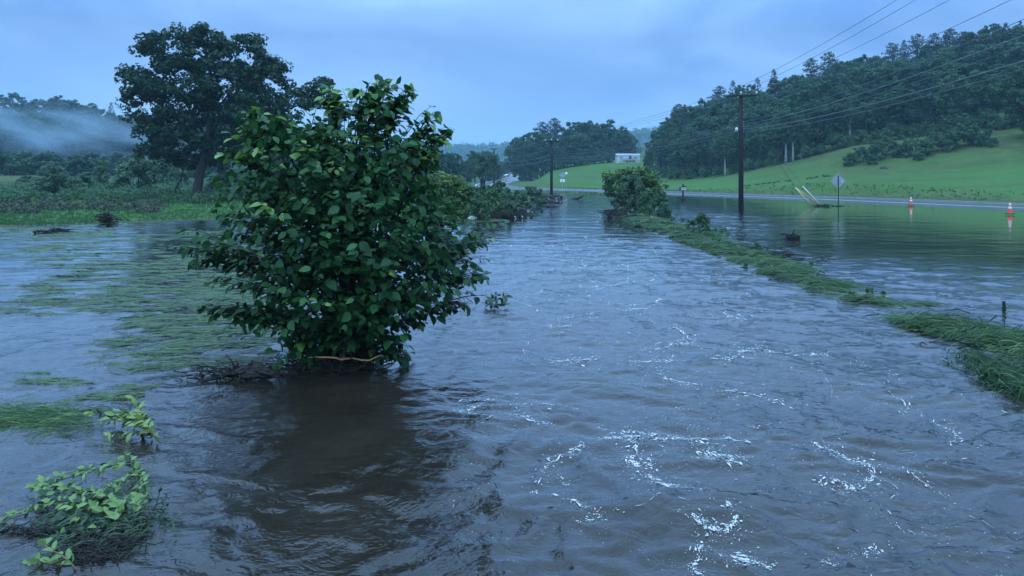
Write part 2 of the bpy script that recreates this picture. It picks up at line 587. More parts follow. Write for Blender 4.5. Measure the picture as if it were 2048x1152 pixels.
def hz(x, y):
    x = np.atleast_1d(np.asarray(x, float))
    y = np.atleast_1d(np.asarray(y, float))
    sh = x.shape
    x, y = x.ravel(), y.ravel()
    out = np.empty(len(x))
    for s in range(0, len(x), 20000):
        a, b = x[s:s + 20000] / _S, y[s:s + 20000] / _S
        out[s:s + 20000] = _tps((a[:, None] - _cx) ** 2 + (b[:, None] - _cy) ** 2) @ _W[:_n] + _W[_n] + _W[_n + 1] * a + _W[_n + 2] * b
    r = np.hypot(x, y)
    out += fbm(x / 6, y / 6, 3, 5) * 0.07 * sstep(30, 80, r) + fbm(x / 40, y / 40, 3, 9) * sstep(150, 400, r) * 2.0
    out = np.clip(out, -2.0, 95)
    # the road bed
    m = (np.abs(x) < 110) & (y > -5) & (y < 500)
    if m.any():
        xi, yi = x[m], y[m]
        d2 = (xi[:, None] - ROADC[None, :, 0]) ** 2 + (yi[:, None] - ROADC[None, :, 1]) ** 2
        k = d2.argmin(1)
        d = np.sqrt(d2[np.arange(len(k)), k])
        w = 1 - sstep(8.5, 15.0, d)
        zr = ROADC[k, 2] - 0.16
        out[m] = out[m] * (1 - w) + zr * w
    return out.reshape(sh)


def hz1(x, y):
    return float(hz([x], [y])[0])


def axis(fine0, fine1, step, lo, hi, grow):
    a = list(np.arange(fine0, fine1 + 1e-6, step))
    s = step
    while a[-1] < hi:
        s *= grow
        a.append(a[-1] + s)
    s = step
    b = [a[0]]
    while b[-1] > lo:
        s *= grow
        b.append(b[-1] - s)
    return np.array(b[:0:-1] + a)


def grid_faces(nx, ny):
    i = np.arange(nx - 1)[None, :] + np.arange(ny - 1)[:, None] * nx
    i = i.ravel()
    return np.stack([i, i + 1, i + 1 + nx, i + nx], 1)


def terrain_material():
    m, t = new_mat('ground')
    out = N(t, 'ShaderNodeOutputMaterial')
    b = N(t, 'ShaderNodeBsdfPrincipled')
    b.inputs['Roughness'].default_value = 0.9
    b.inputs['Specular IOR Level'].default_value = 0.1
    tc = N(t, 'ShaderNodeTexCoord')

    def noise(scale, det=4, st=(1, 1, 1), dist=0.0):
        mp = N(t, 'ShaderNodeMapping')
        mp.inputs['Scale'].default_value = st
        t.links.new(tc.outputs['Object'], mp.inputs['Vector'])
        n = N(t, 'ShaderNodeTexNoise')
        n.inputs['Scale'].default_value = scale
        n.inputs['Detail'].default_value = det
        n.inputs['Distortion'].default_value = dist
        t.links.new(mp.outputs['Vector'], n.inputs['Vector'])
        return n

    def ramp(a, b_, c0, c1):
        r = N(t, 'ShaderNodeValToRGB')
        r.color_ramp.elements[0].position, r.color_ramp.elements[1].position = a, b_
        r.color_ramp.elements[0].color, r.color_ramp.elements[1].color = (*c0, 1), (*c1, 1)
        return r

    def mixc(fac, a, b_):
        x = N(t, 'ShaderNodeMix', data_type='RGBA')
        t.links.new(fac, x.inputs['Factor'])
        t.links.new(a, x.inputs['A'])
        t.links.new(b_, x.inputs['B'])
        return x.outputs['Result']
    g1 = ramp(.3, .7, (0.034, 0.090, 0.018), (0.072, 0.150, 0.031))
    t.links.new(noise(0.09, 6, (1, 2.2, 1), .5).outputs['Fac'], g1.inputs['Fac'])
    g2 = ramp(.3, .7, (0.036, 0.090, 0.018), (0.080, 0.152, 0.032))
    t.links.new(noise(1.6, 6).outputs['Fac'], g2.inputs['Fac'])
    half = N(t, 'ShaderNodeValue')
    half.outputs[0].default_value = 0.5
    grass = mixc(half.outputs[0], g1.outputs['Color'], g2.outputs['Color'])
    # rough unmown grass, brownish, by attribute
    r1 = ramp(.35, .68, (0.044, 0.060, 0.018), (0.098, 0.106, 0.034))
    t.links.new(noise(0.35, 6, (1, 1, 1), 1.0).outputs['Fac'], r1.inputs['Fac'])
    at = N(t, 'ShaderNodeAttribute', attribute_name='rough_grass')
    c = mixc(at.outputs['Fac'], grass, r1.outputs['Color'])
    at2 = N(t, 'ShaderNodeAttribute', attribute_name='mud')
    md = ramp(.3, .7, (0.045, 0.036, 0.026), (0.075, 0.060, 0.042))
    t.links.new(noise(2.5, 5).outputs['Fac'], md.inputs['Fac'])
    c = mixc(at2.outputs['Fac'], c, md.outputs['Color'])
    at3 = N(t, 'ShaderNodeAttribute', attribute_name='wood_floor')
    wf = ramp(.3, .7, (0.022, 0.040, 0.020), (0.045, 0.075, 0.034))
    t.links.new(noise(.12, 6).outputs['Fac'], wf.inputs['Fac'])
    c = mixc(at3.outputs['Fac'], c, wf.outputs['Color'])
    t.links.new(c, b.inputs['Base Color'])
    bp = N(t, 'ShaderNodeBump')
    bp.inputs['Strength'].default_value = 0.5
    bp.inputs['Distance'].default_value = 0.15
    t.links.new(noise(3.0, 5).outputs['Fac'], bp.inputs['Height'])
    t.links.new(bp.outputs['Normal'], b.inputs['Normal'])
    t.links.new(b.outputs['BSDF'], out.inputs['Surface'])
    return m


def build_terrain():
    xs = axis(-60, 70, 1.3, -2500, 2500, 1.09)
    ys = axis(0, 150, 1.3, -650, 2700, 1.07)
    X, Y = np.meshgrid(xs, ys)
    Z = hz(X, Y)
    x, y = X.ravel(), Y.ravel()
    V = np.stack([x, y, Z.ravel()], 1)
    # rough grass: left meadow, the shrubby slope on the right, verges
    n = fbm(x / 9, y / 9, 4, 31)
    rough = sstep(-12, -30, x) * sstep(52, 70, y) * 0.8
    rough = np.maximum(rough, sstep(34, 58, x) * sstep(94, 112, y + .25 * x - 14) * (.45 + .55 * sstep(-.3, .25, n)))
    near_road = np.array([np.min((ROADC[:, 0] - a) ** 2 + (ROADC[:, 1] - b) ** 2) if (abs(a) < 80 and 0 < b < 300) else 1e6 for a, b in zip(x, y)]) ** .5
    rough = np.maximum(rough, .75 * sstep(15, 10, near_road) * sstep(-.4, .2, n))
    rough = np.maximum(rough, .5 * sstep(.0, .35, fbm(x / 30, y / 5, 4, 91)) * (x > 10))
    rough = np.maximum(rough, sstep(-25, -35, x) * sstep(-.1, .3, n) * .9 * (y > 30))
    rough = np.maximum(rough, sstep(-10, -22, x) * sstep(84, 100, y))
    mud = sstep(0.10, -0.02, Z.ravel() + .06 * n)
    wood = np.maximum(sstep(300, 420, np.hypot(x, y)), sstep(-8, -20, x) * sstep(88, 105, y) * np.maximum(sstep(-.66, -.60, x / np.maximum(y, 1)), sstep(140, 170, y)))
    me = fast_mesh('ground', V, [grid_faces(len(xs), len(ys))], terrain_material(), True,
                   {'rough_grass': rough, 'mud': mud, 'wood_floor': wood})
    o = link('ground', me)
    tag(o, 'green fields and valley ground rising into hills', 'ground', kind='structure')


build_terrain()


def build_road():
    C2 = ROADC
    T = np.gradient(C2[:, :2], axis=0)
    T /= np.linalg.norm(T, axis=1)[:, None]
    Nn = np.stack([-T[:, 1], T[:, 0]], 1)      # to the left of the direction of travel (towards the water here)
    d = C2[:, 1]
    lw = np.interp(d, [0, 60, 90, 110, 130, 200, 400], [8.6, 8.4, 7.4, 6.0, 5.2, 5.0, 4.2])
    rw = np.interp(d, [0, 60, 90, 110, 130, 200, 400], [6.4, 6.4, 6.2, 5.4, 5.0, 4.8, 4.2])
    off = [-1.0, -.6, -.2, 0, .2, .6, 1.0]
    V, nr = [], len(off)
    for i in range(len(C2)):
        for o_ in off:
            lat = o_ * (lw[i] if o_ > 0 else rw[i])
            # dished shoulder on the water side
            dz = -0.012 * abs(lat) - (0.05 * max(0, o_ - .6) / .4 * 1.6 if o_ > 0 else 0)
            V.append((C2[i, 0] + Nn[i, 0] * lat, C2[i, 1] + Nn[i, 1] * lat, C2[i, 2] + dz))
    Fc = grid_faces(nr, len(C2))[:, ::-1]
    asphalt = pmat('asphalt', (0.12, 0.12, 0.125), 0.22, (0.075, 0.075, 0.08), 0.7, 0.5, bump=0.0, detail=8)
    o = link('road', fast_mesh('road', V, [Fc], asphalt, True))
    tag(o, 'wet grey asphalt road curving past the flood', 'road', kind='structure')

    def stripe(lat_l, name, mat, w=.13, a=0, b=None):
        Vs = []
        idx = range(a, b or len(C2))
        for i in idx:
            for s in (-w / 2, w / 2):
                lat = lat_l(i) + s
                dz = -0.012 * abs(lat) + 0.006
                Vs.append((C2[i, 0] + Nn[i, 0] * lat, C2[i, 1] + Nn[i, 1] * lat, C2[i, 2] + dz))
        return link(name, fast_mesh(name, Vs, [grid_faces(2, len(idx))[:, ::-1]], mat), o)
    stripe(lambda i: lw[i] * .57, 'edge_line', M['line_paint'], .22)
    stripe(lambda i: -rw[i] * .62, 'edge_line', M['line_paint'], .15)
    stripe(lambda i: .14 - .5, 'centre_line', M['line_yellow'], .12)
    stripe(lambda i: -.14 - .5, 'centre_line', M['line_yellow'], .12)


build_road()


# ------------------------------------------------------------------ water
def chop(x, y):
    """how lively the water is at a place: river 1, flooded field less, pond calm"""
    xr = 7.2 + 0.0 * y
    river = sstep(-3.2, -1.0, x + .02 * y) * sstep(xr + .8, xr - 1.2, x)
    fld = sstep(-1.0, -3.2, x + .02 * y) * (0.62 + .10 * sstep(14, 6, y))
    far_flood = sstep(60, 90, y)
    pond_patch = np.exp(-(((x - 10.5) / 5.0) ** 2 + ((y - 17) / 7.0) ** 2))
    streak = np.exp(-(((x - 12) / 6.0) ** 2 + ((y - 42) / 12.0) ** 2))
    far_flood = np.maximum(far_flood, sstep(.40, .29, x / np.maximum(y, 1)) * sstep(22, 34, y))
    pond = sstep(xr - 1.2, xr + .8, x) * (0.17 + 1.0 * pond_patch + .6 * streak + .55 * far_flood)
    a = river * (1 - .35 * far_flood) + fld * (1 - river) + pond
    a = a * (1 - .25 * sstep(11, 24, y)) * (1 + .55 * sstep(10.5, 7, y))
    # lee of the bush is smooth
    lee = np.exp(-(((x + 1.9) / 1.2) ** 2 + ((y - 7.6) / 1.8) ** 2))
    return a * (1 - .72 * lee)


def ruffle(x, y):
    """fine wind and current ripple too small to model, as surface roughness"""
    c = chop(x, y)
    return .018 + .03 * np.clip(c * 1.6, 0, 1) * sstep(25, 60, y) + .03 * sstep(7, 9, x)


def wave(x, y):
    x = np.asarray(x, float)
    y = np.asarray(y, float)
    c = chop(x, y)
    wx = x + .80 * fbm(x / 1.7, y / 1.7, 3, 41)
    wy = y + .80 * fbm(x / 1.7 + 9, y / 1.7, 3, 43)
    h = .058 * fbm(wx / 2.4, wy / 1.5, 3, 3) * c
    r = 1 - np.abs(fbm(wx * 1.1, wy * 1.5, 3, 11))
    h += .041 * (r ** 3 - .5) * c
    r2 = 1 - np.abs(fbm(wx * 3.0 + 4, wy * 3.9, 2, 23))
    h += .008 * (r2 ** 2 - .6) * c * sstep(30, 10, y)
    # streaks drawn out along the current
    h += .011 * fbm(wx * 2.6, wy * .55, 3, 87) * c * sstep(26, 9, y)
    # long low swell further out
    h += .03 * fbm(x / 4.5, y / 2.2, 2, 77) * c * sstep(12, 30, y)
    # a standing roll in the middle of the near river
    h += .05 * np.exp(-(((x - .7) / .9) ** 2 + ((y - 7.1) / .22) ** 2)) * c
    h += .05 * np.exp(-(((x - 1.5) / .7) ** 2 + ((y - 5.75) / .2) ** 2)) * c
    return h


def water_material():
    m, t = new_mat('water')
    out = N(t, 'ShaderNodeOutputMaterial')
    b = N(t, 'ShaderNodeBsdfPrincipled')
    b.inputs['IOR'].default_value = 1.33
    b.inputs['Coat Weight'].default_value = 1.0        # second reflecting layer, added so the water mirrors more of the sky
    b.inputs['Coat IOR'].default_value = 1.21
    tc = N(t, 'ShaderNodeTexCoord')
    nz = N(t, 'ShaderNodeTexNoise')
    nz.inputs['Scale'].default_value = 0.55
    nz.inputs['Detail'].default_value = 7
    nz.inputs['Distortion'].default_value = 1.2
    t.links.new(tc.outputs['Object'], nz.inputs['Vector'])
    rp = N(t, 'ShaderNodeValToRGB')
    rp.color_ramp.elements[0].position = .32
    rp.color_ramp.elements[1].position = .7
    rp.color_ramp.elements[0].color = (0.018, 0.013, 0.009, 1)
    rp.color_ramp.elements[1].color = (0.030, 0.022, 0.016, 1)
    t.links.new(nz.outputs['Fac'], rp.inputs['Fac'])
    t.links.new(rp.outputs['Color'], b.inputs['Base Color'])
    at = N(t, 'ShaderNodeAttribute', attribute_name='chop')
    at4 = N(t, 'ShaderNodeAttribute', attribute_name='fine')
    rr = N(t, 'ShaderNodeAttribute', attribute_name='ruffle')
    t.links.new(rr.outputs['Fac'], b.inputs['Roughness'])
    t.links.new(rr.outputs['Fac'], b.inputs['Coat Roughness'])
    prev = None
    for sc, st, dist, dis_m, _ in ((1.7, (1, 1.25, 1), 2.2, .022, .0), (5.0, (1, 1.2, 1), 2.6, .011, .0), (14.0, (1, 1.2, 1), 1.6, .003, .0)):
        mp = N(t, 'ShaderNodeMapping')
        mp.inputs['Scale'].default_value = st
        t.links.new(tc.outputs['Object'], mp.inputs['Vector'])
        n = N(t, 'ShaderNodeTexNoise')
        n.inputs['Scale'].default_value = sc
        n.inputs['Detail'].default_value = 3
        n.inputs['Distortion'].default_value = dist
        t.links.new(mp.outputs['Vector'], n.inputs['Vector'])
        bp = N(t, 'ShaderNodeBump')
        bp.inputs['Distance'].default_value = dis_m
        mu = N(t, 'ShaderNodeMath', operation='MULTIPLY')
        mu.use_clamp = True
        t.links.new(at.outputs['Fac'], mu.inputs[0])
        mu.inputs[1].default_value = 1.0
        t.links.new(at4.outputs['Fac'], mu.inputs[1])
        t.links.new(mu.outputs[0], bp.inputs['Strength'])
        t.links.new(n.outputs['Fac'], bp.inputs['Height'])
        if prev:
            t.links.new(prev.outputs['Normal'], bp.inputs['Normal'])
        prev = bp
    t.links.new(prev.outputs['Normal'], b.inputs['Normal'])
    t.links.new(prev.outputs['Normal'], b.inputs['Coat Normal'])
    t.links.new(b.outputs['BSDF'], out.inputs['Surface'])
    return m


def build_water():
    xs = axis(-7, 9, .05, -75, 62, 1.03)
    ys = [1.2]
    while ys[-1] < 175:
        ys.append(ys[-1] + max(.04, .0042 * ys[-1] + .00004 * ys[-1] ** 2))
    ys = np.array([-60, -30, -12, -5, -2, 0] + ys)
    X, Y = np.meshgrid(xs, ys)
    x, y = X.ravel(), Y.ravel()
    V = np.stack([x, y, wave(x, y)], 1)
    me = fast_mesh('water', V, [grid_faces(len(xs), len(ys))], water_material(), True, {'chop': chop(x, y), 'ruffle': ruffle(x, y), 'fine': 1 - .45 * sstep(8, 26, y)})
    o = link('water', me)
    tag(o, 'muddy brown flood water covering river, field and verge', 'water', kind='structure')


build_water()


# foam: flecks drifting in lines on the river
def build_foam():
    rng = np.random.default_rng(3)
    z6 = lambda L: [(1030 + a / 3.47, 820 + b / 3.47) for a, b in L]
    z8 = lambda L: [(900 + a / 1.784, 680 + b / 1.784) for a, b in L]
    lines = [  # (points in the photo, density, size)
        (z6([(580, 110), (700, 150), (800, 140), (950, 165), (1150, 185)]), 1.5, 1.0),
        (z6([(620, 200), (700, 215), (780, 190), (850, 200), (830, 260), (840, 330), (800, 380), (850, 430)]), 2.6, 1.2),
        (z6([(950, 340), (930, 370), (950, 410), (860, 410), (760, 400)]), 1.5, .9),
        (z6([(490, 270), (400, 290), (300, 330), (220, 390), (160, 490), (130, 550), (130, 600)]), 1.7, 1.0),
        (z6([(320, 440), (325, 490), (380, 500)]), 1.0, .8),
        (z6([(270, 590), (310, 630), (370, 645), (440, 630), (490, 690), (560, 730), (600, 760)]), 1.2, 1.1),
        (z6([(430, 790), (520, 780), (600, 760)]), 1.0, .8),
        (z6([(930, 480), (980, 550), (1060, 580), (1110, 620)]), 2.8, 1.5),
        (z6([(1110, 570), (1200, 580), (1300, 610), (1390, 640)]), 1.3, 1.0),
        (z6([(980, 230), (1100, 240), (1240, 240), (1400, 270)]), 1.9, 1.1),
        (z6([(1380, 220), (1480, 225), (1600, 235)]), 2.0, 1.2),
        (z6([(1290, 300), (1360, 320), (1480, 345), (1630, 335)]), 1.8, 1.2),
        (z6([(1310, 335), (1400, 360), (1480, 385), (1580, 410)]), 1.6, 1.3),
        (z6([(1240, 790), (1320, 840), (1450, 870), (1530, 820), (1550, 770), (1470, 730)]), 2.2, 1.2),
        (z6([(1290, 880), (1300, 940), (1260, 1030), (1230, 1110), (1290, 1130)]), 2.2, 1.1),
        (z6([(1360, 970), (1400, 1000), (1440, 1030)]), 1.2, .9),
        (z6([(1510, 1010), (1620, 1040)]), 1.6, 1.5),
        (z8([(350, 70), (440, 70), (520, 68)]), 1.6, 1.0),
        (z8([(690, 25), (780, 20), (900, 8)]), 1.6, .9),
        (z8([(650, 75), (700, 80), (800, 80)]), 1.6, 1.0),
        (z8([(920, 65), (1000, 72), (1060, 40), (1120, 45), (1200, 55), (1350, 60)]), 1.7, 1.0),
        (z8([(1440, 70), (1500, 100), (1550, 120), (1620, 150)]), 1.0, .9),
        (z8([(750, 140), (830, 150), (960, 175), (1060, 200), (1130, 215), (1200, 235)]), 1.5, 1.0),
        (z8([(1300, 385), (1400, 420), (1480, 440), (1510, 490), (1450, 540), (1350, 495), (1300, 520)]), 1.9, 1.1),
        (z8([(60, 250), (100, 240), (140, 210)]), 1.8, 1.0),
        (z8([(200, 230), (290, 235), (450, 240)]), .8, .8),
        (z8([(1550, 180), (1640, 230), (1720, 280), (1800, 320), (1840, 360), (1780, 390)]), .9, .9),
        (z8([(1470, 790), (1510, 745), (1560, 780)]), 1.0, 1.0),
        (z8([(1010, 770), (1090, 790), (1150, 815)]), 1.3, 1.3),
        (z8([(1320, 795), (1380, 815)]), 1.2, 1.0),
        (z8([(1600, 460), (1720, 520), (1800, 560)]), .5, .8),
        (z8([(1550, 610), (1620, 690), (1780, 700)]), .5, .8),
        ([(1130, 640), (1200, 625), (1290, 618), (1320, 600)], 1.2, .9),
        ([(1350, 650), (1370, 668), (1395, 690)], 1.0, .9),
        ([(1440, 620), (1455, 630), (1490, 642)], 1.4, .9),
        ([(1310, 700), (1345, 690), (1400, 685)], 1.2, .9),
        ([(1200, 520), (1280, 540), (1310, 560), (1180, 575)], .9, .7),
        ([(1080, 500), (1140, 520), (1210, 525)], .7, .6),
        ([(1120, 560), (1190, 580)], .8, .6),
        ([(1150, 470), (1230, 480), (1200, 500)], .6, .6),
        ([(1120, 640), (1100, 660), (1150, 650)], .8, .7),
        ([(1160, 420), (1200, 430), (1190, 450)], .5, .5),
        ([(905, 830), (950, 815), (990, 800)], .9, .9),
        ([(1020, 830), (1080, 850), (1100, 848)], 1.3, .9),
        ([(660, 640), (680, 632), (700, 635)], .0, .5),
    ]
    V, Fc = [], []

    def fleck(px, py, size, ang, asp):
        d = H * F / (py - HY)
        x, y = (px - CX) / F * d, d
        k = 7
        r = size * rng.uniform(.55, 1.1, k)
        a = np.arange(k) * 2 * math.pi / k + rng.uniform(0, 1)
        lx, ly = np.cos(a) * r * asp, np.sin(a) * r / asp ** .5
        ca, sa = math.cos(ang), math.sin(ang)
        X = x + lx * ca - ly * sa
        Y = y + lx * sa + ly * ca
        o = len(V)
        V.append((x, y, .007 + size * .25))
        for i in range(k):
            V.append((X[i], Y[i], .007))
        for i in range(k):
            Fc.append((o, o + 1 + i, o + 1 + (i + 1) % k))
    for pts, dens, sz in lines:
        for (ax, ay), (bx, by) in zip(pts[:-1], pts[1:]):
            L = math.hypot(bx - ax, by - ay)
            for _ in range(max(1, int(L * dens * 1.35)) if dens else 0):
                t = rng.uniform()
                # flecks bunch and leave gaps
                if pnoise(np.array([(ax + (bx - ax) * t) * .045]), np.array([(ay + (by - ay) * t) * .06]), 5)[0] < -.18:
                    continue
                w_ = rng.choice([.5, 1.0, 2.2, 4.5])
                px = ax + (bx - ax) * t + rng.normal(0, 4.5) * w_
                py = ay + (by - ay) * t + rng.normal(0, 2.4) * w_
                if py > 1165:
                    continue
                d = H * F / (py - HY)
                pxm = d / F
                s = pxm * sz * rng.choice([.5, .8, 1.2, 1.8, 3.0], p=[.36, .30, .20, .11, .03])
                dy = (by - ay) * d / (py - HY) * -1
                dx = (bx - ax) * pxm
                ga, gb = G(ax, ay), G(bx, by)
                fleck(px, py, s * 1.35, math.atan2(gb[1] - ga[1], gb[0] - ga[0]) + rng.normal(0, .5), rng.uniform(1.0, 2.6))
    RV, RF, RC = [], [], []

    def ribbon(path, w):
        """thin broken thread of foam lying along path (x, y)"""
        path = np.asarray(path, float)
        if len(path) < 4:
            return
        t = np.gradient(path, axis=0)
        t /= np.maximum(np.linalg.norm(t, axis=1), 1e-6)[:, None]
        nn = np.stack([-t[:, 1], t[:, 0]], 1)
        ph = rng.uniform(0, 50)
        lw = w * np.clip(.45 + 2.2 * pnoise(np.arange(len(path)) * .47 + ph, np.full(len(path), ph)), .0, 2.0)
        live = (pnoise(np.arange(len(path)) * .21 + ph, np.full(len(path), ph + 7)) > .04)
        o = len(RV)
        for i in range(len(path)):
            for k, c in ((-1, 0), (0, 1), (1, 0)):
                RV.append((path[i, 0] + nn[i, 0] * lw[i] * k, path[i, 1] + nn[i, 1] * lw[i] * k, .008))
                RC.append(c * .95)
        for i in range(len(path) - 1):
            if live[i] and live[i + 1] and lw[i] > w * .12:
                for k in (0, 1):
                    a_ = o + i * 3 + k
                    RF.append((a_, a_ + 1, a_ + 4, a_ + 3))
    for pts, dens, sz in lines:
        if dens <= 0 or len(pts) < 2:
            continue
        for rep_ in range(2):
            g3 = resample(np.array([[G(a, b)[0], G(a, b)[1], 0] for a, b in pts]), .018 + .0012 * (H * F / (pts[0][1] - HY)))[:, :2]
            y0 = g3[:, 1]
            g3 = g3 + np.stack([fbm(g3[:, 0] * 4 + rep_ * 9, g3[:, 1] * 4, 3, 70), fbm(g3[:, 0] * 4, g3[:, 1] * 4 + rep_ * 9, 3, 71)], 1) * (.05 + .05 * rep_) * (y0 / 6)[:, None] ** .7
            ribbon(g3, sz * .95 * float(y0.mean()) / F * (1.7, 1.1, .8)[rep_])
    # broken threads of foam drawn out by the eddies
    def eddy(x, y):
        e = .02
        f = lambda a, b: pnoise(a * .75, b * .75, 61) + .45 * pnoise(a * 1.9, b * 1.9, 62)
        ax_, ay_ = np.array([x, x + e, x]), np.array([y, y, y + e])
        q = f(ax_, ay_)
        return (q[2] - q[0]) / e * .9, -(q[1] - q[0]) / e * .9 - .75
    for _ in range(330):
        y = 4.4 + 26 * rng.uniform() ** 1.7
        x = rng.normal(2.4, 1.35) if y < 12 else rng.normal(2.6, 1.5)
        if x < -.6 or x > 5.9:
            continue
        trail = []
        for k in range(int(rng.uniform(16, 60))):
            vx, vy = eddy(x, y)
            trail.append((x, y))
            n_ = math.hypot(vx, vy) + 1e-6
            st = .016 + .0022 * y
            x, y = x + vx / n_ * st, y + vy / n_ * st
            if y < 4.3 or x > 6.2:
                break
            if rng.uniform() < .55 or pnoise(np.array([x * 3.1]), np.array([y * 3.1]), 66)[0] < -.05:
                continue
            fleck(CX + x / y * F + rng.normal(0, .8), HY + H / y * F + rng.normal(0, .8), y / F * rng.choice([.55, .9, 1.4, 2.1], p=[.4, .32, .2, .08]), math.atan2(vy, vx), rng.uniform(1.0, 2.4))
        if len(trail) > 8 and rng.uniform() < .22:
            ribbon(trail, trail[0][1] / F * rng.uniform(.5, 1.0))
    # stray flecks
    for _ in range(3000):
        py = 395 + 755 * rng.uniform() ** .8
        d = H * F / (py - HY)
        x = rng.uniform(-1.2, 6.4)
        px = CX + x / d * F
        if px > 2040 or px < 900 or pnoise(np.array([x * .8]), np.array([d * .35]), 8)[0] < .05:
            continue
        fleck(px, py, d / F * rng.uniform(.5, 1.3), rng.uniform(-.4, .4), rng.uniform(1.0, 2.2))
    V = np.array(V)
    V[:, 2] += wave(V[:, 0], V[:, 1])
    core = np.zeros(len(V))
    core[::8] = 1.0
    n0 = len(V)
    RV = np.array(RV)
    RV[:, 2] += wave(RV[:, 0], RV[:, 1])
    V = np.concatenate([V, RV])
    core = np.concatenate([core, RC])
    o = link('foam', fast_mesh('foam', V, [Fc, np.array(RF) + n0], M['foam'], True, {'core': core}))
    tag(o, 'white foam flecks drifting in curling lines on the river', 'foam', kind='stuff')


build_foam()


# ------------------------------------------------------------------ foliage builders
def leaf_cards(pos, nrm, length, width, rng, droop=0.25):
    """one diamond shaped, slightly folded card for each position; returns V, F, tint"""
    n = len(pos)
    nrm = nrm / np.maximum(np.linalg.norm(nrm, axis=1), 1e-6)[:, None]
    ref = rng.normal(size=(n, 3))
    s = np.cross(nrm, ref)
    s /= np.maximum(np.linalg.norm(s, axis=1), 1e-6)[:, None]
    f = np.cross(s, nrm)
    L = (length * rng.uniform(.65, 1.3, n))[:, None]
    W = (width * rng.uniform(.65, 1.3, n))[:, None]
    a = pos - f * L * .5
    b = pos + s * W * .5 - nrm * W * droop
    c = pos + f * L * .5 - nrm * L * droop * .6
    d = pos - s * W * .5 - nrm * W * droop
    V = np.stack([a, b, c, d], 1).reshape(-1, 3)
    i = np.arange(n) * 4
    Fc = np.stack([i, i + 1, i + 2, i + 3], 1)
    tint = np.repeat(rng.uniform(0, .55, n), 4)
    return V, Fc, tint


def ball(n, rng, lo=0.0):
    v = rng.normal(size=(n, 3))
    v /= np.linalg.norm(v, axis=1)[:, None]
    return v * (lo + (1 - lo) * rng.uniform(0, 1, n) ** (1 / 2.2))[:, None]


def clumps(centres, radii, per, length, width, rng, flat=0.8, up=0.45, outward=1.0, tint_add=None):
    Vs, Fs, Ts, o = [], [], [], 0
    for i, (c, r) in enumerate(zip(centres, radii)):
        k = max(4, int(per * rng.uniform(.75, 1.25)))
        b = ball(k, rng, .25)
        pos = c + b * r * np.array([1, 1, flat])
        nr = b * outward + rng.normal(0, .45, (k, 3)) + np.array([0, 0, up])
        V, Fc, T = leaf_cards(pos, nr, length, width, rng)
        if tint_add is not None:
            T = T + tint_add[i]
        Vs.append(V)
        Fs.append(Fc + o)
        Ts.append(T)
        o += len(V)
    return np.concatenate(Vs), np.concatenate(Fs), np.concatenate(Ts)


def crown_mesh(name, cl, mat):
    V, Fc, T = cl
    return fast_mesh(name, V, [Fc], mat, False, {'tint': np.clip(T, 0, 1)})


def broadleaf(h, wid, base, n_lob, per, size, rng, mat, bark, lean=0.0, open_=0.0):
    """returns (trunk mesh, crown mesh) of a tree h tall; crown starts at base*h and is made of billowing boughs"""
    zc, rz, rx = (base + 1) / 2 * h, (1 - base) / 2 * h, wid / 2
    lobes, ce, ra, ta, dr = [], [], [], [], []
    ga = rng.uniform(0, 6.28)
    for i in range(n_lob):
        u = 1 - 2 * (i + .5) / n_lob
        a = ga + i * 2.39996 + rng.uniform(-.4, .4)
        u = np.clip(u + rng.uniform(-.12, .12), -1, .98)
        q = math.sqrt(max(0, 1 - u * u))
        k = rng.uniform(.50, .74)
        lobes.append((np.array([math.cos(a) * q * rx * k + lean * h * .5, math.sin(a) * q * rx * k, zc + u * rz * (.60 + .16 * rng.uniform())]), wid * rng.uniform(.17, .27) * (1 - .25 * max(0, u))))
    lobes.append((np.array([0, 0, zc]), wid * .28))
    for lc, lr in lobes:
        tl = rng.uniform(-.10, .14)
        m_ = int(9 + 2 * rng.uniform())
        for _ in range(m_):
            v = rng.normal(size=3)
            v[2] = v[2] * .8 + .25
            v /= np.linalg.norm(v)
            ce.append(lc + v * lr * rng.uniform(.55, 1.0) * np.array([1, 1, .85]))
            ra.append(lr * rng.uniform(.30, .48))
            ta.append(tl + .10 * v[2] + rng.uniform(-.05, .08))
    cr = crown_mesh('crown', clumps(np.array(ce), ra, per, size, size * .66, rng, .75, .5, 1.0, np.array(ta) + .08), mat)
    mb = MB()
    r0 = .017 * h + .04
    top = np.array([lean * h * .8 + rng.uniform(-.03, .03) * h, rng.uniform(-.03, .03) * h, h * .80])
    mid = np.array([lean * h * .3, 0, h * .35])
    mb.tube([(0, 0, -.3), (0, 0, .12 * h), mid, mid * .5 + top * .5, top], [r0 * 1.25, r0, r0 * .8, r0 * .5, .02], 7)
    for i in range(min(9, n_lob)):
        c = lobes[i][0]
        t0 = rng.uniform(.25, .6)
        sp = np.array([0, 0, .1 * h]) * (1 - t0) + top * t0
        if c[2] < sp[2] - .1 * h:
            continue
        m_ = sp * .5 + c * .5 + np.array([0, 0, -.04 * h])
        mb.tube([sp, m_, c], [r0 * .42, r0 * .28, .02], 5)
    return mb.mesh('trunk', bark, True), cr


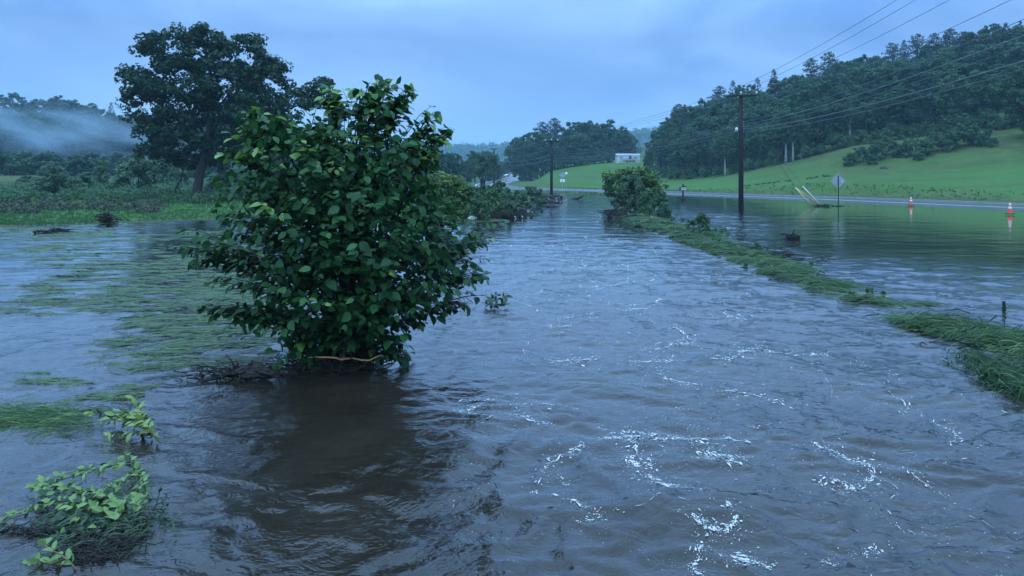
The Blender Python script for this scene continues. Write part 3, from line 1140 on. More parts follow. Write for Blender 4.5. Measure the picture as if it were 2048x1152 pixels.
def conifer(h, wid, base, rng, mat, bark, kind='spruce', size=.5):
    ce, ra, ta = [], [], []
    mb = MB()
    r0 = .014 * h + .05
    mb.tube([(0, 0, -.3), (0, 0, h * .5), (0, 0, h * .985)], [r0 * 1.1, r0 * .7, .015], 6)
    nb = 110 if kind == 'spruce' else 62
    for i in range(nb):
        t = ((i + rng.uniform()) / nb) ** (1.0 if kind == 'spruce' else .9)
        z = h * (base + (0.975 - base) * t)
        if kind == 'spruce':
            L = wid / 2 * ((1 - t) ** .8 * rng.uniform(.7, 1.12) + .05)
        else:
            L = wid / 2 * (min(1.0, .45 + 1.6 * t) * (1 - t) ** .55 * rng.uniform(.45, 1.25) + .08)
        a = i * 2.39996 + rng.uniform(-.5, .5)
        dz = (-.22 if kind == 'spruce' else rng.uniform(-.05, .30)) * L
        steps = max(1, int(L / (wid * .085)))
        for j in range(steps):
            q = (j + 1) / steps
            if kind != 'spruce' and q < .3 and rng.uniform() < .5:
                continue
            ce.append(np.array([math.cos(a) * L * q, math.sin(a) * L * q, z + dz * q]))
            ra.append(wid * (.062 if kind == 'spruce' else .085) * rng.uniform(.8, 1.35))
            ta.append(rng.uniform(-.03, .12) + .06 * q)
        if L > .2 * wid and i % 2 == 0:
            mb.tube([(0, 0, z), (math.cos(a) * L * .9, math.sin(a) * L * .9, z + dz * .9)], [r0 * .22, .015], 4, False)
    ce.append(np.array([0, 0, h * .985]))
    ra.append(wid * .04)
    ta.append(.1)
    cl = clumps(ce, ra, 11 if kind == 'spruce' else 20, size, size * .42, rng, .55, .7, .8, np.array(ta))
    return mb.mesh('trunk', bark, True), crown_mesh('crown', cl, mat)


def shrub_mesh(h, wid, n_cl, per, size, rng, mat, dome=1.0, lift=.35, light_top=0.0):
    """rounded but ragged shrub, leafy down to the ground"""
    ce, ra, ta = [], [], []
    for i in range(n_cl):
        a = rng.uniform(0, 6.28)
        t = rng.uniform(0, 1) ** .8
        prof = math.sqrt(max(0.0, 1 - (t - .22) ** 2 / .62)) if t > .22 else .82 + .8 * t
        q = rng.uniform(.35, 1.0) ** .6
        ce.append(np.array([math.cos(a) * wid * .38 * prof * q, math.sin(a) * wid * .38 * prof * q, h * (.05 + .80 * t)]))
        ra.append(rng.uniform(.09, .17) * min(wid, 1.3 * h))
        ta.append(rng.uniform(-.08, .12) + .12 * t)
    for i in range(5):                       # shoots standing out of the top
        a = rng.uniform(0, 6.28)
        q = rng.uniform(0, .28)
        ce.append(np.array([math.cos(a) * wid * q, math.sin(a) * wid * q, h * rng.uniform(.86, .98)]))
        ra.append(.07 * min(wid, 1.3 * h))
        ta.append(.15)
    return clumps(ce, ra, per, size, size * .6, rng, .9, .55, 1.0, np.array(ta))


def stems_mesh(h, wid, n, rng, mat, r=.03):
    mb = MB()
    for i in range(n):
        a, q = rng.uniform(0, 6.28), rng.uniform(.1, .38)
        t = (math.cos(a) * wid * q, math.sin(a) * wid * q, h * rng.uniform(.45, .85))
        mb.tube([(math.cos(a) * .06 * wid, math.sin(a) * .06 * wid, -.15), (t[0] * .6, t[1] * .6, t[2] * .55), t], [r, r * .7, r * .3], 5)
    return mb.mesh('stem', mat, True)


def plant_tree(name, pair, loc, scale, rz, label, cat='tree', group=None, parts=('trunk', 'crown')):
    r = empty(name, loc, rz)
    r.scale = scale if hasattr(scale, '__len__') else (scale,) * 3
    link(parts[0], pair[0], r)
    link(parts[1], pair[1], r)
    tag(r, label, cat, group)
    return r


# ------------------------------------------------------------------ woods
rw_ = np.random.default_rng(21)
BL = [broadleaf(15, rw_.uniform(9.5, 12), rw_.uniform(.01, .07), 15, 48, .58, rw_, [GREEN, GREEN, GREEN_B, GREEN][i % 4], M['bark_dark']) for i in range(6)]
BLT = [broadleaf(17, rw_.uniform(8, 9.5), .06, 15, 44, .58, rw_, GREEN, M['bark_dark']) for i in range(3)]
BIRCH = [broadleaf(14, 6.5, .26, 12, 44, .45, rw_, GREEN_B, M['pale_bark']) for i in range(2)]
SPR = [conifer(17, rw_.uniform(6.0, 7.4), .06, rw_, PINE, M['bark_dark'], 'spruce', .55) for i in range(3)]
PIN = [conifer(19, rw_.uniform(8.5, 10), .30, rw_, PINE, M['bark_dark'], 'pine', .62) for i in range(3)]


def ground_at(px, d):
    x = (px - CX) / F * d
    return x, d, hz1(x, d)


def beside(px, group):
    if group == GR:
        for lim, t in ((1345, 'right of the trailer'), (1372, 'above the mailbox'), (1452, 'left of the tall pole'), (1515, 'behind the tall pole'), (1590, 'right of the tall pole'), (1655, 'above the guy guards'),
                       (1705, 'above the diamond sign'), (1790, 'above the brush band'), (1850, 'above the left cone'), (1985, 'between the two cones'), (2050, 'above the right cone')):
            if px < lim:
                return ', ' + t
        return ', at the right frame edge'
    if group == GL:
        for lim, t in ((70, 'by the frame edge'), (150, 'above the dark rounded bush'), (240, 'above the slim hazy bush'), (340, 'left of the maple trunk'), (450, 'behind the maple trunk')):
            if px < lim:
                return ', ' + t
        return ', behind the big bush'
    if group == GC:
        for lim, t in ((1075, 'at the left end'), (1140, 'behind the second pole'), (1200, 'in the middle'), (1400, 'left of the trailer')):
            if px < lim:
                return ', ' + t
    return ''


GR = 'trees of the wood on the right hillside'
GC = 'trees of the stand behind the middle field'
GL = 'trees of the misty wood on the left hill'


def put(kind, px, d, hgt, label, group, top=None, rng=rw_, wide=1.0):
    if 'right frame edge above' not in label and 'bare pale' not in label:
        label += beside(px, group)
    x, y, z = ground_at(px, d)
    src, base_h, nm, cat = {'bl': (BL, 15, 'broadleaf_tree', 'tree'), 'tall': (BLT, 17, 'broadleaf_tree', 'tree'), 'birch': (BIRCH, 14, 'birch_tree', 'tree'),
                            'spruce': (SPR, 17, 'spruce_tree', 'tree'), 'pine': (PIN, 19, 'pine_tree', 'tree')}[kind]
    if top is not None:                       # reach a height seen in the photograph
        hgt = ((H - (top - HY) / F * d) - z) * (1.06 if kind in ('bl', 'tall', 'birch') else 1.02) * (1.12 if group == GL else 1)
    k = hgt / base_h
    pair = src[rng.integers(len(src))]
    return plant_tree(nm, pair, (x, y, z - .15), (k * wide * rng.uniform(.92, 1.1), k * wide * rng.uniform(.92, 1.1), k), rng.uniform(0, 6.28), label, cat, group)


# skyline of the right hand wood: (px, top y, kind)
SKY_R = [(1318, 268, 'bl'), (1335, 232, 'tall'), (1358, 208, 'pine'), (1380, 222, 'bl'), (1402, 196, 'spruce'), (1418, 188, 'tall'), (1440, 172, 'pine'),
         (1466, 160, 'spruce'), (1490, 162, 'tall'), (1515, 155, 'spruce'), (1548, 138, 'spruce'), (1572, 150, 'bl'), (1600, 140, 'bl'), (1622, 116, 'pine'), (1657, 104, 'pine'),
         (1690, 112, 'tall'), (1722, 108, 'bl'), (1752, 104, 'bl'), (1785, 86, 'pine'), (1808, 80, 'spruce'), (1835, 68, 'pine'), (1868, 66, 'pine'), (1900, 57, 'pine'), (1935, 68, 'bl'), (1960, 58, 'bl'),
         (1984, 40, 'tall'), (2012, 60, 'bl'), (2040, 42, 'spruce'), (2070, 40, 'bl'), (2110, 36, 'pine'), (2160, 30, 'bl')]
GR = 'trees of the wood on the right hillside'
NAME_K = {'bl': 'rounded broadleaf', 'tall': 'tall broadleaf', 'birch': 'pale birch', 'spruce': 'pointed spruce', 'pine': 'ragged pine'}
for px, top, k in SKY_R:
    d = np.interp(px, [1260, 1350, 1500, 1700, 2048, 2200], [205, 210, 208, 200, 186, 180])
    put(k, px, d, 0, NAME_K[k] + ' on the right wood skyline', GR, top=top)
# slope fill
rows = [(1322, 2200, 44, .82, 0), (1325, 2230, 46, .66, 1), (1330, 2200, 40, .48, 2), (1326, 2250, 38, .30, 3)]


def edge_d(px):
    return np.interp(px, [1260, 1350, 1450, 1560, 1650, 1720, 1900, 2048, 2250], [188, 172, 156, 144, 139, 138, 132, 124, 118])


def sky_d(px):
    return np.interp(px, [1260, 1350, 1500, 1700, 2048, 2200], [205, 210, 208, 200, 186, 180])


for x0, x1, step, frac, ri in rows:
    px = x0
    while px < x1:
        d = edge_d(px) + (sky_d(px) - edge_d(px)) * frac + rw_.uniform(-3, 3)
        k = rw_.choice(['bl', 'bl', 'bl', 'tall', 'tall', 'spruce', 'pine'], p=[.25, .25, .15, .12, .1, .08, .05])
        hgt = rw_.uniform(12, 16) if frac < .7 else rw_.uniform(11, 15)
        if px < 1330:
            hgt *= .8
        put(k, px + rw_.uniform(-10, 10), d, hgt, NAME_K[k] + (' on the upper' if frac > .7 else ' on the middle' if frac > .4 else ' on the lower') + ' right slope', GR)
        px += step * rw_.uniform(.8, 1.2)
for px_, top_, w_ in ((1296, 292, .42), (1302, 300, .5), (1290, 316, .38)):
    put('bl', px_, 190, 0, 'narrow broadleaf at the left tip of the right wood', GR, top=top_, wide=w_)
px = 1322
while px < 2250:
    d = edge_d(px) + rw_.uniform(2, 6)
    k = rw_.choice(['bl', 'bl', 'bl', 'birch', 'spruce'], p=[.4, .2, .15, .1, .15])
    put(k, px, d, rw_.uniform(8.5, 12.5) * (1 if px > 1330 else .85), NAME_K[k] + ' at the right wood edge', GR)
    px += 34 * rw_.uniform(.8, 1.25)
for px, d, hgt in ((1450, 152, 10), (1572, 141, 11), (1586, 140, 10.5), (1603, 140, 9)):
    put('birch', px, d, hgt, 'birch with a bare pale trunk showing at the field edge', GR)
t_ = put('bl', 2062, 112, 13.5, 'bright green full tree at the right frame edge above the field', GR)
# low growth hiding the wood's feet
UB = [(stems_mesh(3, 4, 6, rw_, M['bark_dark']), crown_mesh('foliage', shrub_mesh(3.0, 4.2, 20, 75, .36, rw_, SHRUB), SHRUB)) for _ in range(3)]
UBL = [(stems_mesh(3, 4, 6, rw_, M['bark_dark']), crown_mesh('foliage', shrub_mesh(3.0, 4.2, 22, 75, .40, rw_, GREEN), GREEN)) for _ in range(2)]
px = 1300
while px < 2230:
    d = edge_d(px) + rw_.uniform(-2.5, .5)
    x, y, z = ground_at(px, d)
    s = rw_.uniform(.6, 1.15)
    plant_tree('bush', UB[rw_.integers(3)], (x, y, z - .1), (s, s, s), rw_.uniform(0, 6.28), 'low bush at the right wood foot' + beside(px, GR), 'bush', 'bushes along the foot of the right hand wood', ('stem', 'foliage'))
    px += 26 * rw_.uniform(.8, 1.3)
# the band of brush on the slope above the field (1690-1970, 285-325)
BR = 'shrubs of the brush band in the right hand field'
for px, py, d, s in ((1700, 318, 119, .75), (1722, 312, 120, .85), (1748, 310, 120, 1.05), (1775, 308, 121, 1.1), (1800, 320, 118, .75), (1822, 318, 118, .95), (1850, 322, 116, .9), (1868, 314, 118, 1.0),
                     (1900, 316, 116, 1.05), (1925, 312, 117, 1.25), (1950, 308, 117, 1.3), (1965, 322, 114, .7), (1838, 328, 114, .55), (1742, 320, 117, .6), (1985, 324, 112, .5)):
    x, y, z = ground_at(px, d)
    plant_tree('shrub', UB[rw_.integers(3)], (x, y, z - .1), (s, s, s), rw_.uniform(0, 6.28), ('large' if s > 1 else 'medium' if s > .8 else 'small') + ' rounded shrub of the brush band' + (', upper row' if py < 317 else ', lower row'), 'shrub', BR, ('stem', 'foliage'))

# the stand of trees beyond the meadow, left of the trailer
GC = 'trees of the stand behind the middle field'
CL = [(1044, 268, 'bl', 232), (1062, 255, 'tall', 234), (1085, 244, 'pine', 240), (1108, 236, 'pine', 238), (1092, 262, 'bl', 232), (1128, 252, 'bl', 236), (1150, 236, 'tall', 240), (1168, 232, 'tall', 242), (1160, 258, 'bl', 233),
      (1190, 240, 'bl', 240), (1206, 246, 'tall', 240), (1218, 236, 'tall', 242), (1232, 252, 'bl', 240), (1246, 250, 'tall', 244), (1256, 262, 'bl', 246), (1140, 285, 'bl', 231), (1180, 280, 'bl', 233), (1215, 280, 'bl', 236),
      (1115, 290, 'bl', 230), (1075, 290, 'bl', 229), (1052, 300, 'bl', 228), (1040, 296, 'bl', 230), (1200, 296, 'bl', 234), (1160, 300, 'bl', 230), (1235, 292, 'bl', 240)]
for px, top, k, d in CL:
    put(k, px, d, 0, NAME_K[k] + ' of the middle stand', GC, top=top)
for px in range(1044, 1240, 17):
    x, y, z = ground_at(px, 226.5 + .02 * (px - 1044))
    s = rw_.uniform(.7, 1.2)
    plant_tree('bush', UB[rw_.integers(3)], (x, y, z - .1), (s, s, s), rw_.uniform(0, 6.28), 'low bush at the middle stand foot' + beside(px, GC), 'bush', 'bushes at the foot of the stand of trees', ('stem', 'foliage'))

# left wood on the misty hill
GL = 'trees of the misty wood on the left hill'
SKY_L = [(-60, 205, 'bl'), (-20, 195, 'tall'), (22, 188, 'tall'), (50, 204, 'bl'), (85, 202, 'bl'), (118, 194, 'bl'), (140, 202, 'bl'), (172, 210, 'bl'), (200, 222, 'bl'), (222, 212, 'spruce'), (245, 236, 'bl'), (270, 246, 'bl'), (300, 256, 'tall'), (340, 262, 'bl'), (390, 280, 'bl'), (440, 290, 'bl'), (490, 296, 'bl'), (540, 300, 'bl'), (600, 300, 'bl')]
for px, top, k in SKY_L:
    put(k, px, np.interp(px, [0, 600], [272, 300]), 0, NAME_K[k] + ' on the misty left skyline', GL, top=top, wide=1.1)
for d, step in ((244, 46), (220, 48), (198, 50), (178, 52)):
    px = -80
    while px < 640:
        k = rw_.choice(['bl', 'bl', 'tall', 'bl', 'bl', 'tall'])
        put(k, px + rw_.uniform(-12, 12), d + rw_.uniform(-5, 5) + .02 * px, rw_.uniform(12, 16), NAME_K[k] + (' high' if d > 230 else ' midway' if d > 190 else ' low') + ' on misty hill', GL)
        px += step * rw_.uniform(.8, 1.2)

for px in range(-90, 440, 19):
    dd = 150 + rw_.uniform(-6, 12)
    x, y, z = ground_at(px, dd)
    k_ = rw_.uniform(.8, 1.7)
    plant_tree('bush', UBL[rw_.integers(2)], (x, y, z - .1), (k_ * 1.3, k_ * 1.3, k_), rw_.uniform(0, 6.28), 'dim bush at the misty wood foot' + beside(px, GL), 'bush', 'bushes at the foot of the left wood', ('stem', 'foliage'))

# trees beyond the big bush, left of the far road
GM = 'trees beside the far road'
for px, py, top, d, k, lb in ((868, 378, 292, 135, 'bl', 'dark broadleaf tree just right of the big bush'), (890, 378, 296, 142, 'bl', 'middle one of the dark trees beyond the yellowish shrub'),
                              (912, 376, 300, 150, 'tall', 'dark tall tree beyond the top of the yellowish shrub'), (830, 378, 300, 150, 'bl', 'dark broadleaf tree mostly hidden behind the big bush'),
                              (935, 372, 314, 190, 'bl', 'hazy tree left of the roadside tree'), (950, 370, 304, 215, 'bl', 'hazy tree standing behind the roadside tree'),
                              (966, 370, 300, 225, 'tall', 'hazy tall tree left of the far utility pole'), (978, 370, 302, 230, 'spruce', 'slim spruce immediately left of the far utility pole'),
                              (984, 370, 304, 232, 'spruce', 'slim spruce right behind the far utility pole'), (995, 368, 306, 236, 'spruce', 'slim spruce immediately right of the far utility pole'),
                              (1008, 366, 318, 290, 'bl', 'hazy tree over the far end of the road'), (1022, 360, 326, 380, 'bl', 'pale hazy tree beside the vanishing road'),
                              (1034, 358, 332, 430, 'bl', 'palest hazy tree where the road vanishes'), (1000, 366, 325, 280, 'bl', 'hazy round tree behind the far pole foot'), (1012, 362, 330, 330, 'bl', 'hazy round tree beyond the far bend'),
                              ):
    put(k, px, d, 0, lb, GM, top=top)
# the small several-stemmed tree by the far pole
x, y, z = ground_at(966, 150)
rr = np.random.default_rng(5)
tr, cr = broadleaf(8.2, 6.6, .18, 13, 60, .34, rr, WILLOW, M['bark_dark'])
mb = MB()
for dx, tx in ((-.5, -1.6), (0, .1), (.35, 1.3), (-.2, -.7)):
    mb.tube([(dx * .6, 0, -.3), (dx, 0, 1.4), (tx, .2, 4.4)], [.2, .15, .05], 6)
plant_tree('roadside_tree', (mb.mesh('trunk', M['bark_dark'], True), cr), (x, y, z - .1), 1.0, .4, 'round several-stemmed tree beside the far utility pole', 'tree')

# far ridge wood: reads as one mass
rf = np.random.default_rng(9)
ce, ra = [], []
for _ in range(1500):
    y = rf.uniform(900, 1450)
    x = rf.uniform(-.22, .34) * y
    ce.append((x, y))
ce = np.array(ce)
zz = hz(ce[:, 0], ce[:, 1])
ok = zz > 12
ce3 = np.stack([ce[ok, 0], ce[ok, 1], zz[ok] + 6 + rf.uniform(-2, 3, ok.sum())], 1)
fr = crown_mesh('far_forest', clumps(ce3, np.full(len(ce3), 7.5), 20, 4.2, 3.2, rf, 1.0, .5), GREEN)
tag(link('far_forest', fr), 'hazy blue forest covering the far ridge', 'forest', kind='stuff')

# ------------------------------------------------------------------ leaning maple at the left
def build_maple():
    rng = np.random.default_rng(12)
    D = 65.0
    root = P(393, 402, D)
    lobes = [(370, 95, 78, 52), (310, 110, 45, 40), (430, 80, 45, 35), (500, 112, 66, 50), (545, 160, 48, 60), (285, 170, 46, 50), (360, 175, 90, 70), (455, 180, 90, 70), (290, 245, 44, 42), (350, 265, 75, 60),
             (430, 255, 80, 55), (520, 225, 62, 52), (575, 215, 42, 36), (318, 300, 42, 36), (365, 318, 36, 22), (440, 310, 46, 36), (500, 285, 50, 40), (625, 190, 30, 26), (640, 165, 18, 16), (605, 200, 26, 20), (565, 255, 36, 30), (265, 145, 24, 22), (255, 195, 16, 26)]
    ce, ra = [], []
    for cx, cy, rx, ry in lobes:
        if cx < 600:
            cx, rx, ry = 412 + (cx - 412) * .93, rx * .92, ry * .93
        n = max(4, int(rx * ry / 84))
        for _ in range(n):
            v = ball(1, rng, .35)[0]
            p = P(cx + v[0] * rx * .86, cy + v[2] * ry * .86, D)
            # depth follows the crown's round plan
            p[1] += v[1] * (rx + 30) * D / F * .9 + rng.normal(0, .8)
            ce.append(p)
            ra.append(rng.uniform(.55, 1.0))
    ce = np.array(ce) - root
    o = empty('maple_tree', root)
    V, Fc, T = clumps(ce, ra, 60, .36, .26, rng, .72, .5)
    link('crown', fast_mesh('crown', V, [Fc], MAPLE, False, {'tint': T}), o)
    mb = MB()

    def q(px, py, dy=0):
        return P(px, py, D) - root + np.array([0, dy, 0])
    mb.tube([q(392, 412), q(394, 385), q(401, 345), q(412, 310), q(418, 275), q(420, 230), q(425, 170), q(415, 110)], [.54, .42, .37, .36, .31, .22, .14, .05], 9)
    for pts, r in (([(416, 290, 0), (390, 250, 1), (350, 200, 2), (310, 160, 3)], .20), ([(418, 275, 0), (460, 220, -1), (510, 160, -2), (530, 120, -2)], .22), ([(418, 280, 0), (480, 250, 1), (560, 215, 2), (630, 185, 3)], .18),
                   ([(414, 300, 0), (370, 275, -1), (320, 250, -2), (280, 235, -2)], .17), ([(420, 240, 0), (395, 180, 2), (375, 120, 3)], .16), ([(420, 235, 0), (440, 170, 3), (470, 110, 4)], .15),
                   ([(412, 305, 0), (450, 300, 2), (500, 280, 4)], .12), ([(416, 290, 0), (400, 240, -3), (385, 190, -4)], .14)):
        pp = [q(a, b, c) for a, b, c in pts]
        mb.tube(pp, list(np.linspace(r, .04, len(pp))), 6)
    mb.build('trunk', M['bark'], o, True)
    mb = MB()
    mb.tube([q(374, 330, -1), q(376, 345, -1), q(373, 358, -1), q(364, 372, -1), q(361, 378, -1)], [.05, .06, .07, .08, .07], 6)
    mb.tube([q(364, 372, -1), q(372, 384, -1), q(378, 394, -1)], [.07, .05, .03], 6)
    mb.tube([q(361, 378, -1), q(363, 392, -1)], [.06, .04], 6)
    mb.build('dead_branch', M['bark_dark'], o, True)
    tag(o, 'big leaning maple standing alone on the left meadow', 'tree')


build_maple()


# ------------------------------------------------------------------ left meadow shrubs
rs = np.random.default_rng(33)
LS = [(crown_mesh('foliage', shrub_mesh(3.2, 3.6, 26, 110, .26, rs, WILLOW, lift=.38), WILLOW), stems_mesh(3.2, 3.6, 7, rs, M['bark_dark'])) for _ in range(3)]
for px, base, top, d, wpx, lb in ((105, 402, 340, 70, 66, 'dark rounded bush standing leftmost in the left meadow'), (163, 395, 348, 78, 50, 'grey green bush second from the left in the meadow'),
                                  (205, 385, 326, 92, 40, 'slim hazy bush between two wider meadow bushes'), (275, 395, 308, 82, 84, 'tallest round bush just left of the leaning maple'),
                                  (60, 380, 352, 95, 50, 'pale low bush behind the leftmost meadow bush'), (320, 385, 312, 100, 60, 'hazy bush behind the tallest meadow bush'), (360, 390, 330, 96, 50, 'hazy bush peeping out left of the maple trunk'),
                                  (445, 395, 335, 84, 60, 'green bush right of the maple trunk'), (500, 395, 330, 90, 70, 'green bush between maple trunk and the big bush'), (100, 372, 326, 120, 60, 'distant hazy bush behind the dark rounded bush')):
    x, y, z = ground_at(px, d)
    h_ = (H - (top - HY) / F * d) - z
    w_ = wpx / F * d
    k = LS[rs.integers(3)]
    plant_tree('bush', (k[1], k[0]), (x, y, z - .08), (w_ / 2.9, w_ / 2.9, h_ / 2.8), rs.uniform(0, 6.28), lb, 'bush', 'bushes of the left meadow', ('stem', 'foliage'))


def brush(name, pts, label, mat, size, per, rng, kind='stuff', cat='undergrowth', up=.6):
    """pts rows: x, y, radius, height above the ground"""
    pts = np.array(pts, float)
    zz = hz(pts[:, 0], pts[:, 1])
    ce_ = np.stack([pts[:, 0], pts[:, 1], np.maximum(zz, -.05) + pts[:, 3]], 1)
    V, Fc, T = clumps(ce_, pts[:, 2], per, size, size * .5, rng, .7, up)
    o = link(name, fast_mesh(name, V, [Fc], mat, False, {'tint': np.clip(T + .2 * pnoise(V[:, 0] / 3, V[:, 1] / 3, 4), 0, 1)}))
    return tag(o, label, cat, kind=kind)


pts = []
for _ in range(820):
    d = rs.uniform(58, 92)
    px = rs.uniform(-60, 880)
    if pnoise(np.array([px / 45]), np.array([d / 7]), 3)[0] < -.22:
        continue
    pts.append(((px - CX) / F * d, d, rs.uniform(.45, .95), rs.uniform(.15, .55)))
brush('undergrowth', pts, 'tangled green undergrowth round the foot of the leaning maple', SHRUB, .26, 60, rs)
pts = []
for _ in range(260):
    d = rs.uniform(46, 60)
    px = rs.uniform(-60, 330)
    if pnoise(np.array([px / 35]), np.array([d / 5]), 13)[0] < .02:
        continue
    pts.append(((px - CX) / F * d, d, rs.uniform(.3, .7), rs.uniform(.05, .22)))
brush('weeds', pts, 'rough low weeds in the meadow at the left water edge', BROWNWEED, .2, 55, rs, cat='weeds')


def tufts(name, pts, hgt, label, mat, rng, per=3, wid=.05, cat='grass'):
    """upright grass blades (two-sided triangles) at x,y"""
    pts = np.repeat(np.array(pts, float), per, 0)
    n = len(pts)
    x = pts[:, 0] + rng.normal(0, .12, n)
    y = pts[:, 1] + rng.normal(0, .12, n)
    z = hz(x, y)
    h_ = hgt * rng.uniform(.5, 1.3, n)
    a = rng.uniform(0, 6.28, n)
    w = wid * rng.uniform(.6, 1.5, n)
    lx, ly = rng.normal(0, .35, n) * h_, rng.normal(0, .35, n) * h_
    A = np.stack([x - np.cos(a) * w, y - np.sin(a) * w, z - .03], 1)
    B = np.stack([x + np.cos(a) * w, y + np.sin(a) * w, z - .03], 1)
    C_ = np.stack([x + lx, y + ly, z + h_], 1)
    V = np.stack([A, B, C_], 1).reshape(-1, 3)
    Fc = np.arange(n * 3).reshape(-1, 3)
    o = link(name, fast_mesh(name, V, [Fc], mat, False, {'tint': np.repeat(rng.uniform(0, .6, n), 3)}))
    return tag(o, label, cat, kind='stuff')


pts = []
while len(pts) < 11500:
    d = 38 + 45 * rs.uniform() ** 1.5
    px = rs.uniform(-80, 960)
    pts.append(((px - CX) / F * d, d))
z_ = hz([p[0] for p in pts], [p[1] for p in pts])
pts = [p for p, z in zip(pts, z_) if z > .02]
tufts('grass', pts, .12, 'short green grass of the left meadow', GRASSM, rs, 3)
pts = []
for _ in range(7000):
    d = rs.uniform(74, 140)
    px = rs.uniform(1040, 2070)
    pts.append(((px - CX) / F * d, d))
z_ = hz([p[0] for p in pts], [p[1] for p in pts])
rd = [np.min((ROADC[:, 0] - p[0]) ** 2 + (ROADC[:, 1] - p[1]) ** 2) for p in pts]
pts = [p for p, z, r in zip(pts, z_, rd) if z > .03 and 8.0 ** 2 < r < 13.5 ** 2]
tufts('grass', pts, .22, 'green verge grass along the road', GRASSM, rs, 3, .07)
# dark wisps of flooded field edge beyond the road
pts = []
for a, b, n in ((1476, 1500, 10), (1512, 1560, 24), (1570, 1582, 8), (1612, 1640, 16), (1646, 1660, 12), (1760, 1775, 10)):
    for _ in range(n):
        px = rs.uniform(a, b)
        d = 112 + rs.uniform(-1, 1)
        pts.append(((px - CX) / F * d, d, rs.uniform(.12, .25), .15))
brush('weeds', pts, 'dark weed tufts in a line across the field beyond the road', SHRUB, .2, 14, rs, cat='weeds')


# ------------------------------------------------------------------ river bank growth
rb = np.random.default_rng(44)
# the yellowish topped shrub right behind the big bush
def clustered_shrub(name, lobes, D, label, mat, size, per, rng, rads, base_px, young=None):
    root = G(*base_px)
    root[1] = D
    root[0] = (base_px[0] - CX) / F * D
    root[2] = 0
    o = empty(name, root)
    ce_, ra_, ta = [], [], []
    for cx, cy, rx, ry in lobes:
        n = max(4, int(rx * ry / (rads * F / D) ** 2 * 3.4))
        for _ in range(n):
            v = ball(1, rng, .4)[0]
            p = P(cx + v[0] * rx * .85, cy + v[2] * ry * .85, D)
            p[1] += v[1] * rx * D / F
            p[2] = max(p[2], .05)
            ce_.append(p)
            ra_.append(rng.uniform(.7, 1.2) * rads)
            ta.append(-.28 * v[2] + .25)
    V, Fc, T = clumps(np.array(ce_) - root, ra_, per, size, size * .62, rng, .75, .6, 1.0, np.array(ta))
    link('foliage', fast_mesh('foliage', V, [Fc], mat, False, {'tint': np.clip(T, 0, 1)}), o)
    mb = MB()
    for k in range(8):
        cx, cy, rx, ry = lobes[rng.integers(len(lobes))]
        p = P(cx + rng.uniform(-.4, .4) * rx, cy, D) - root
        mb.tube([(rng.uniform(-.4, .4), rng.uniform(-.4, .4), -.3), p * .5 + np.array([0, 0, -.1]), p], [.05, .035, .012], 5)
    mb.build('stem', M['bark_dark'], o, True)
    tag(o, label, 'shrub')
    return o


clustered_shrub('shrub', [(870, 375, 42, 36), (905, 385, 36, 36), (925, 375, 20, 22), (880, 410, 50, 34), (845, 370, 26, 26), (885, 440, 52, 24), (915, 425, 30, 20), (850, 430, 34, 26)], 33,
                'dense shrub with yellowish tips behind the big bush', LILAC, .16, 70, rb, .32, (885, 470))
clustered_shrub('shrub', [(1268, 362, 55, 30), (1232, 372, 28, 28), (1305, 372, 32, 30), (1270, 345, 36, 18), (1310, 395, 26, 24), (1250, 395, 34, 26), (1220, 356, 12, 12)], 56,
                'round dark shrub with yellowish leaf tips on the bar', LILAC, .26, 60, rb, .48, (1270, 418))
SW = [crown_mesh('foliage', shrub_mesh(1.8, 2.2, 16, 90, .17, rb, WILLOW, lift=.36), WILLOW) for _ in range(2)] + [crown_mesh('foliage', shrub_mesh(1.8, 2.2, 16, 90, .17, rb, SHRUB, lift=.36), SHRUB) for _ in range(2)]
SWs = stems_mesh(1.8, 2.2, 7, rb, M['twig'], .018)
for px, d, w, h_, k, lb in ((1262, 51, 1.9, 2.0, 0, 'grey green willowy bush before the round shrub on the bar'), (1240, 50, 1.1, 1.2, 1, 'small willowy bush at the left end of the bar'),
                            (1300, 48, 1.7, 1.35, 2, 'feathery bright weed bush on the right slope of the bar'), (1322, 46, 1.2, 1.1, 3, 'low bright weed bush ending the bar on the right'), (1282, 50, 1.4, 1.5, 2, 'weed bush between the two willowy bushes'),
                            (1404, 32, .95, .75, 2, 'leafy weed standing up from the flattened grass bank'), (1384, 33.5, .8, .5, 0, 'low leafy weed beside the taller bank weed'),
                            (960, 42, 1.5, 1.1, 3, 'feathery weed bush behind the big bush'), (985, 45, 1.7, 1.25, 2, 'bright weed bush nearest the river on the left bank'), (1010, 47, 1.7, 1.3, 1, 'grey green weed bush over the eroded left bank'),
                            (1035, 52, 1.8, 1.2, 0, 'willowy bush in the middle of the left bank'), (1058, 60, 2.0, 1.3, 0, 'willowy bush at the far end of the left bank'), (1075, 66, 1.7, 1.0, 1, 'lowest willowy bush far along the left bank'),
                            (940, 48, 1.6, 1.3, 2, 'weed bush half hidden by the yellowish shrub'), (1000, 56, 2.2, 1.5, 3, 'tall weed bush at the back of the left bank'), (970, 56, 2.0, 1.3, 2, 'broad weed bush at the back of the left bank'), (1022, 45.5, 1.0, .7, 3, 'small weed bush at the water edge of the left bank')):
    w, h_ = w * 1.25, h_ * 1.35
    x = (px - CX) / F * d
    z = max(hz1(x, d), -.05)
    plant_tree('bush', (SWs, SW[k]), (x, d, z - .05), (w / 2.1, w / 2.1, h_ / 1.7), rb.uniform(0, 6.28), lb, 'bush', 'bushes of the river banks', ('stem', 'foliage'))


